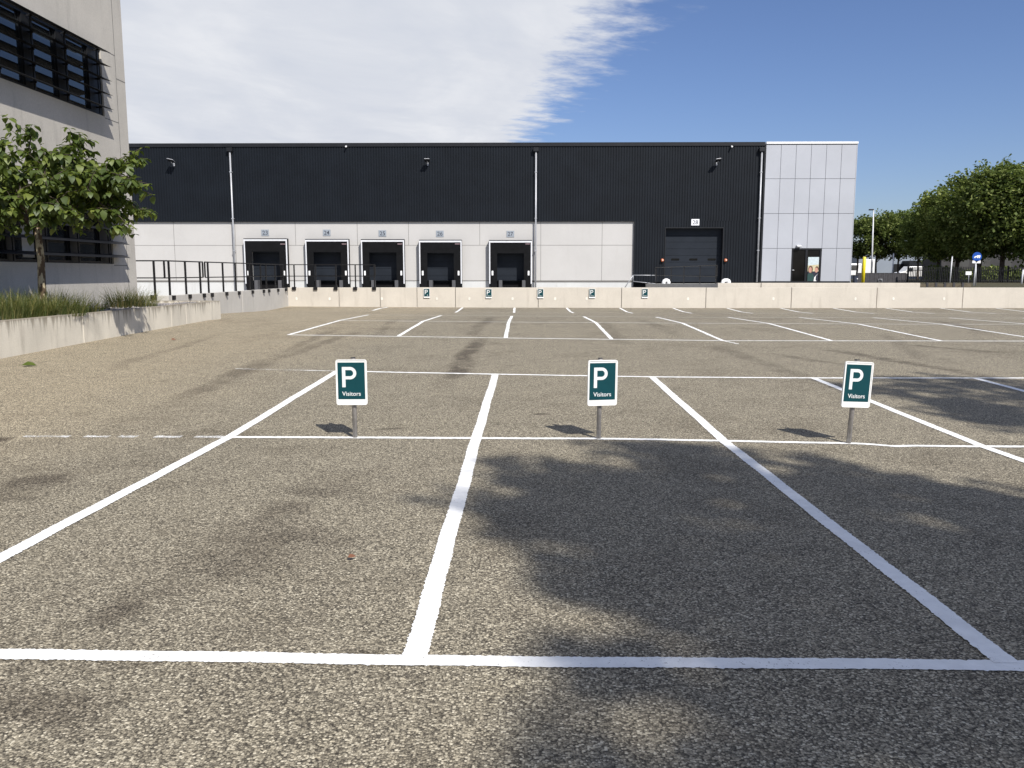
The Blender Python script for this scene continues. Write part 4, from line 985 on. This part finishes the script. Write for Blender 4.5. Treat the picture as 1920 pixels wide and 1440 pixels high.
# ------------------------------------------------------------------ background at the right
p = atY(1618, 532, 60)
t = empty('bollard', (p.x, 60, .8), 'tall yellow bollard right of the white block', 'bollard'); h = atY(1621, 481.5, 60)
mb = MB(); mb.tube([(p.x - .01, 60, .7), (h.x - .0, 60, h.z - .03), (h.x, 60, h.z)], [.115, .115, .08], 14); mb.build('post', M['yellow'], t)
def gr(Y): return .79 - max(0, Y - 72) * .00285
# slatted dark enclosure
Y_ = 71.0; x0, z1 = xy(1606, 512.8, Y_); x1, _ = xy(1699, 512.8, Y_)
t = empty('bin_enclosure', (x0, Y_, .8), 'low dark slatted enclosure behind the yellow bollard', 'enclosure')
mb = MB(); n = 22; wd = (x1 - x0) / n
for k in range(n): mb.box(x0 + k * wd + .006, x0 + (k + 1) * wd - .006, Y_ + (.012 if k % 2 else 0), Y_ + .05, .75, z1 - .0)
mb.build('boards', M['slate'], t); mb = MB(); mb.box(x0, x1, Y_ - .02, Y_ + .07, z1, z1 + .05); mb.box(x1 - .02, x1 + .06, Y_ - .02, Y_ + 2.5, .75, z1 - .001); mb.build('capping', M['slate'], t)
a, zz = xy(1647, 523.5, Y_ - .02); b2, z0 = xy(1653, 530, Y_ - .02); mb = MB(); mb.tube([(a, Y_ - .06, .8), (a, Y_ - .06, zz), (b2, Y_ - .06, zz), (b2, Y_ - .06, .8)], .03, 6); mb.build('barrier_hoop', M['pipe'], t)
a, z1 = xy(1602, 517, 66); b2, _ = xy(1609, 517, 66)
t = empty('wheelie_bin', (a, 66, .8), 'dark blue bin with a white dot beside the white block', 'bin'); mb = MB()
mb.prism([(a + .03, .8), (b2 - .03, .8), (b2, z1), (a, z1)], 'y', 66, 66.35); bn = mb.build('body', plain('dark_blue_plastic', (.018, .024, .045), .5), t, .02)
mb = MB(); mb.box(a - .02, b2 + .02, 65.96, 66.38, z1, z1 + .05); mb.build('lid', M['dark'], t, .015)
cx, cz = xy(1608, 522.6, 65.95); mb = MB(); mb.prism([(cx + .045 * math.cos(k * .5236), cz + .045 * math.sin(k * .5236)) for k in range(12)], 'y', 65.985, 65.998); mb.build('sticker', M['white'], t)
# lamp post
Y_ = 80; q = atY(1634.5, 515, Y_); tp = atY(1638, 394, Y_)
t = empty('street_lamp', (q.x, Y_, gr(Y_)), 'tall pale lamp post rising above the round trees', 'street lamp')
mb = MB(); mb.tube([(q.x, Y_, gr(Y_) - .1), (tp.x, Y_, tp.z)], [.085, .05], 10); mb.build('pole', M['trim'], t)
mb = MB(); mb.box(tp.x - .42, tp.x - .02, Y_ - .16, Y_ + .16, tp.z - .02, tp.z + .10); mb.build('lamp_head', M['dark'], t, .03)
def pole(px0, py0, px1, py1, Y, rad, label):
    a = atY(px0, py0, Y); b = atY(px1, py1, Y); t = empty('pole', (a.x, Y, gr(Y)), label, 'pole', 'pale poles beyond the wall')
    mb = MB(); mb.tube([(a.x, Y, gr(Y) - .1), (b.x, Y, b.z)], rad, 8); mb.build('shaft', M['trim'], t); mb = MB(); mb.tube([(b.x, Y, b.z), (b.x, Y, b.z + .05)], [rad * 1.15, rad * .7], 8); mb.build('cap', M['pipe'], t)
pole(1673, 514, 1675.5, 476, 78, .06, 'short pale pole left of the white van'); pole(1781, 529, 1785.5, 481.5, 69, .05, 'pale pole left of the round blue sign'); pole(1915, 534, 1918.5, 506, 60, .055, 'pale post at the right picture edge')
# round blue sign
Y_ = 50; c = atY(1832, 481.5, Y_)
t = empty('road_sign', (c.x - .12, Y_, .83), 'round blue sign with a white truck above a small white plate', 'road sign')
f0 = atY(1826, 538, Y_)
mb = MB(); mb.tube([(f0.x, Y_ + .05, .7), (c.x - .0, Y_ + .05, c.z + .1)], .035, 10); mb.build('post', M['trim'], t)
mb = MB(); mb.tube([(f0.x + .14, Y_ + .08, .7), (c.x + .03, Y_ + .08, c.z - .5)], .025, 8); mb.build('stay', M['pipe'], t)
rad = .275; mb = MB(); mb.prism([(c.x + rad * math.cos(k * math.pi / 16), c.z + rad * math.sin(k * math.pi / 16)) for k in range(32)], 'y', Y_, Y_ + .02); dsc = mb.build('disc', M['blue'], t)
mb = MB(); X, Z = c.x, c.z
def rec(a, b, c_, d): mb.prism([(X + a, Z + c_), (X + b, Z + c_), (X + b, Z + d), (X + a, Z + d)], 'y', Y_ - .012, Y_ - .001)
rec(-.02, .19, -.03, .09); mb.prism([(X - .19, Z - .03), (X - .03, Z - .03), (X - .03, Z + .05), (X - .10, Z + .05), (X - .13, Z + .005), (X - .19, Z - .005)], 'y', Y_ - .012, Y_ - .001)
for u in (-.13, .03, .13): mb.prism([(X + u + .035 * math.cos(k * .5236), Z - .045 + .035 * math.sin(k * .5236)) for k in range(12)], 'y', Y_ - .0125, Y_ - .0005)
mb.build('truck_pictogram', M['white'], t)
q0 = atY(1823.5, 488.5, Y_); q1 = atY(1838.5, 493.5, Y_); mb = MB(); mb.box(q0.x, q1.x, Y_ - .0, Y_ + .018, q1.z, q0.z); sp = mb.build('sub_plate', M['white'], t)
m_ = (q0.x + q1.x) / 2; zz = (q0.z + q1.z) / 2; mb = MB(); mb.prism([(m_ - .05, zz - .03), (m_ + .03, zz - .03), (m_ + .05, zz + .01), (m_ + .02, zz + .045), (m_ - .05, zz + .04)], 'y', Y_ - .008, Y_ - .001); mb.build('plate_mark', M['ink'], t)
# white notice
Y_ = 66; q0 = atY(1811, 509, Y_); q1 = atY(1821.5, 515.5, Y_)
t = empty('notice_board', (q0.x + .2, Y_, gr(Y_)), 'small white notice on a thin leg left of the blue sign post', 'notice')
mb = MB(); mb.box(q0.x, q1.x, Y_, Y_ + .03, q1.z, q0.z); mb.build('panel', M['white'], t, .004); mb = MB(); mb.tube([((q0.x + q1.x) / 2 + .05, Y_ + .05, gr(Y_) - .1), ((q0.x + q1.x) / 2 + .05, Y_ + .05, q0.z - .05)], .025, 6); mb.build('leg', M['pipe'], t)
# palisade fence
Y_ = 70; x0, _ = xy(1703, 520, Y_); x1 = x0 + 17; zt_ = atY(1750, 500.5, Y_).z
t = empty('palisade_fence', (x0, Y_, gr(Y_)), 'dark metal palisade fence in front of the big trees', 'fence')
mb = MB(); x = x0
while x < x1: mb.box(x, x + .05, Y_, Y_ + .03, gr(Y_), zt_); x += .14
mb.build('pales', M['rail'], t); mb = MB(); mb.box(x0, x1, Y_ + .0301, Y_ + .07, zt_ - .3, zt_ - .24); mb.box(x0, x1, Y_ + .0301, Y_ + .07, gr(Y_) + .2, gr(Y_) + .26); mb.build('rails', M['rail'], t)
for k in range(7):
    mb = MB(); xx = x0 + k * 2.75; mb.box(xx - .05, xx + .05, Y_ + .071, Y_ + .17, gr(Y_) - .1, zt_ + .1); mb.build('post', M['rail'], t)
# low bed wall right behind the long wall
Y_ = 47; x0, z1 = xy(1722, 531, Y_); x1, _ = xy(1822, 531, Y_)
t = empty('bed_edging', (x0, Y_, .8), 'low brown timber edging just above the long wall beside the kerb wall', 'edging')
mb = MB()
for k in range(6): mb.box(x0 + k * (x1 - x0) / 6 + .02, x0 + (k + 1) * (x1 - x0) / 6 - .02, Y_, Y_ + .08, .7, z1 - (.0 if k % 2 else .03))
mb.build('boards', plain('weathered_brown_timber', (.10, .082, .055), .9, 0, .4, 6), t); mb = MB()
for k in range(1, 6): xx = x0 + k * (x1 - x0) / 6; mb.box(xx - .06, xx + .06, Y_ - .03, Y_ + .1, .7, z1 + .03)
mb.build('stakes', M['slate'], t)
# hedge mass below the big trees
mb = MB(); mb.nomerge = True; mb.nonormal = True; r = random.Random(3); xh0 = atY(1745, 520, 84).x
for _ in range(9000):
    X = r.uniform(xh0, xh0 + 24); Y = r.uniform(83, 86); z = r.uniform(.7, 2.0 + .3 * math.sin(X * 1.1)); d = rv(r); d.normalize(); u = rv(r); s = .3 * r.uniform(.6, 1.3); sd = d.cross(u).normalized(); a = Vector((X, Y, z))
    b0 = len(mb.v); mb.v += [tuple(a), tuple(a + d * s * .5 + sd * s * .35), tuple(a + d * s), tuple(a + d * s * .5 - sd * s * .35)]; mb.f.append((b0, b0 + 1, b0 + 2, b0 + 3)); mb.sm.append(False); mb.mi.append(0)
tag(mb.build('hedge', M['leaf2']), 'dark low hedge along the road below the big trees', 'hedge')
# buildings far behind
def farb(name, px0, px1, pyt, Y, depth, mat, label, nwin=0):
    x0, zt_ = xy(px0, pyt, Y); x1, _ = xy(px1, pyt, Y); g = gr(Y)
    t = empty(name, ((x0 + x1) / 2, Y, g), label, 'building'); mb = MB(); mb.box(x0, x1, Y, Y + depth, g - .5, zt_); mb.build('walls', mat, t)
    mb = MB(); mb.box(x0 - .1, x1 + .1, Y - .12, Y + depth + .1, zt_, zt_ + .35); mb.build('roof_edge', M['dark'], t); return t, x0, x1, zt_, g
t, x0, x1, zt_, g = farb('factory_hall', 1618, 1748, 476, 135, 20, M['farwall'], 'grey blue hall seen under the round trees')
mb = MB(); q = atY(1682, 495, 134.9); mb.box(q.x - .5, q.x + 1.6, 134.9, 134.99, g, q.z); mb.build('door', M['dark'], t)
mb = MB(); q = atY(1697, 495, 134); mb.box(q.x, x1 + 2, 132.5, 134.99, q.z - .3, q.z + .5); mb.build('canopy', M['dark'], t)
t, x0, x1, zt_, g = farb('brick_building', 1768, 2100, 452, 105, 5, M['fardark'], 'dark brick building half hidden behind the big trees')
for k in range(9):
    mb = MB(); xx = x0 + 2 + k * 2.6; mb.box(xx, xx + 1.4, 104.96, 105.02, g + 1.2, g + 2.9); w = mb.build('window', M['carglass'], t)
# vehicles far away
def van(px0, px1, pyt, Y, label, box=False):
    x0, zt_ = xy(px0, pyt, Y); x1, _ = xy(px1, pyt, Y); g = gr(Y) + .07; L = x1 - x0; h = zt_ - g
    t = empty('truck' if box else 'van', ((x0 + x1) / 2, Y, g), label, 'truck' if box else 'van')
    if box: prof = [(x0, g + .5), (x1, g + .5), (x1, g + h), (x0, g + h)]
    else: prof = [(x0, g + .35), (x1, g + .35), (x1, g + h), (x0 + L * .28, g + h), (x0 + L * .16, g + h * .62), (x0 + .05, g + h * .5)]
    mb = MB(); mb.prism(prof, 'y', Y, Y + 1.9); mb.build('body', M['carwhite'], t, .05)
    if not box:
        mb = MB(); mb.prism([(x0 + L * .19, g + h * .60), (x0 + L * .38, g + h * .60), (x0 + L * .38, g + h * .88), (x0 + L * .28, g + h * .88)], 'y', Y - .02, Y - .002); mb.build('window', M['carglass'], t)
    else:
        mb = MB(); mb.box(x0 - 2.0, x0 - .15, Y, Y + 2.0, g + .5, g + h * .78); cb = mb.build('cab', M['carwhite'], t, .08)
        mb = MB(); mb.box(x0 - 1.7, x0 - .7, Y - .02, Y - .001, g + h * .45, g + h * .7); mb.build('window', M['carglass'], t)
    for k in ((.2, .8) if not box else (-.1, .3, .8)):
        mb = MB(); xx = x0 + L * k; mb.tube([(xx, Y - .05, g + .36), (xx, Y + .2, g + .36)], .36, 14); w = mb.build('wheel', M['tyre'], t)
van(1687, 1754, 499.5, 115, 'white van parked in front of the grey hall, seen between the tree trunks'); van(1619, 1641, 486, 112, 'white box truck seen just right of the yellow bollard', True)

# ------------------------------------------------------------------ light and sky
SUN = Vector((.41, -.71, .787)).normalized()
el = math.asin(SUN.z); az = math.atan2(SUN.x, SUN.y)
sd_ = bpy.data.lights.new('sun', 'SUN'); so = bpy.data.objects.new('sun', sd_); COL.objects.link(so)
sd_.energy = 4.9; sd_.angle = R(.6); sd_.color = (1, .955, .89); so.rotation_euler = (-SUN).to_track_quat('-Z', 'Y').to_euler(); so.location = (20, -30, 40)
wd = bpy.data.worlds.new('World'); sc.world = wd; wd.use_nodes = True; nt = wd.node_tree; nt.nodes.clear(); T = NT(nt)
out = T.n('ShaderNodeOutputWorld'); sky = T.n('ShaderNodeTexSky', sky_type='NISHITA'); sky.sun_disc = False; sky.sun_elevation = el; sky.sun_rotation = az
sky.air_density = 1.0; sky.dust_density = .6; sky.ozone_density = 2.2; sky.altitude = 0
bg = T.n('ShaderNodeBackground'); bg.inputs[1].default_value = .082; T.l(T.mix(1.0, sky.outputs[0], (.79, .845, 1.08, 1), 'MULTIPLY'), bg.inputs[0])
tc = T.n('ShaderNodeTexCoord'); sp = T.n('ShaderNodeSeparateXYZ'); T.l(tc.outputs['Generated'], sp.inputs[0])
z = T.math('MAXIMUM', sp.outputs[2], .03); pxx = T.math('DIVIDE', sp.outputs[0], z); pyy = T.math('DIVIDE', sp.outputs[1], z)
cb = T.n('ShaderNodeCombineXYZ'); T.l(pxx, cb.inputs[0]); T.l(pyy, cb.inputs[1])
st = T.mapping(cb.outputs[0], (1, 1, 1), (0, 0, R(-36)))
st2 = T.mapping(st, (.85, 1.5, 1)); st3 = T.mapping(cb.outputs[0], (1.0, .45, 1), (0, 0, R(15)))
wisp = T.noise(st2, 3.4, 7, .62, .25); soft = T.noise(st3, 1.3, 6, .58, .5); puff = T.noise(T.mapping(st, (.9, 1.15, 1)), 4.6, 6, .62)
e = T.math('ADD', pxx, T.math('MULTIPLY', pyy, .134)); e = T.math('SUBTRACT', e, .795)
e = T.math('ADD', e, T.math('MULTIPLY', T.math('SUBTRACT', wisp, .5), .42)); e = T.math('ADD', e, T.math('MULTIPLY', T.math('SUBTRACT', puff, .5), .7))
msk = T.math('POWER', T.smooth(e, .26, -.16), 1.25)
msk = T.math('MULTIPLY', msk, T.math('MAXIMUM', T.smooth(pyy, .6, 2.0), .35))  # keeps a thin unseen cloud veil overhead, added to warm the shadow fill
shade = T.math('ADD', T.math('MULTIPLY', soft, .85), T.math('MULTIPLY', wisp, .15))
cc = T.ramp(shade, [(.32, (.66, .70, .79)), (.5, (.735, .765, .835)), (.66, (.83, .85, .90))])
bg2 = T.n('ShaderNodeBackground'); T.l(cc, bg2.inputs[0]); bg2.inputs[1].default_value = .78
mx = T.n('ShaderNodeMixShader'); T.l(msk, mx.inputs[0]); T.l(bg.outputs[0], mx.inputs[1]); T.l(bg2.outputs[0], mx.inputs[2]); T.l(mx.outputs[0], out.inputs[0])

sc.view_settings.view_transform = 'Standard'; sc.view_settings.look = 'None'; sc.view_settings.gamma = 1; sc.view_settings.exposure = 0.3
sc.render.engine = 'CYCLES'
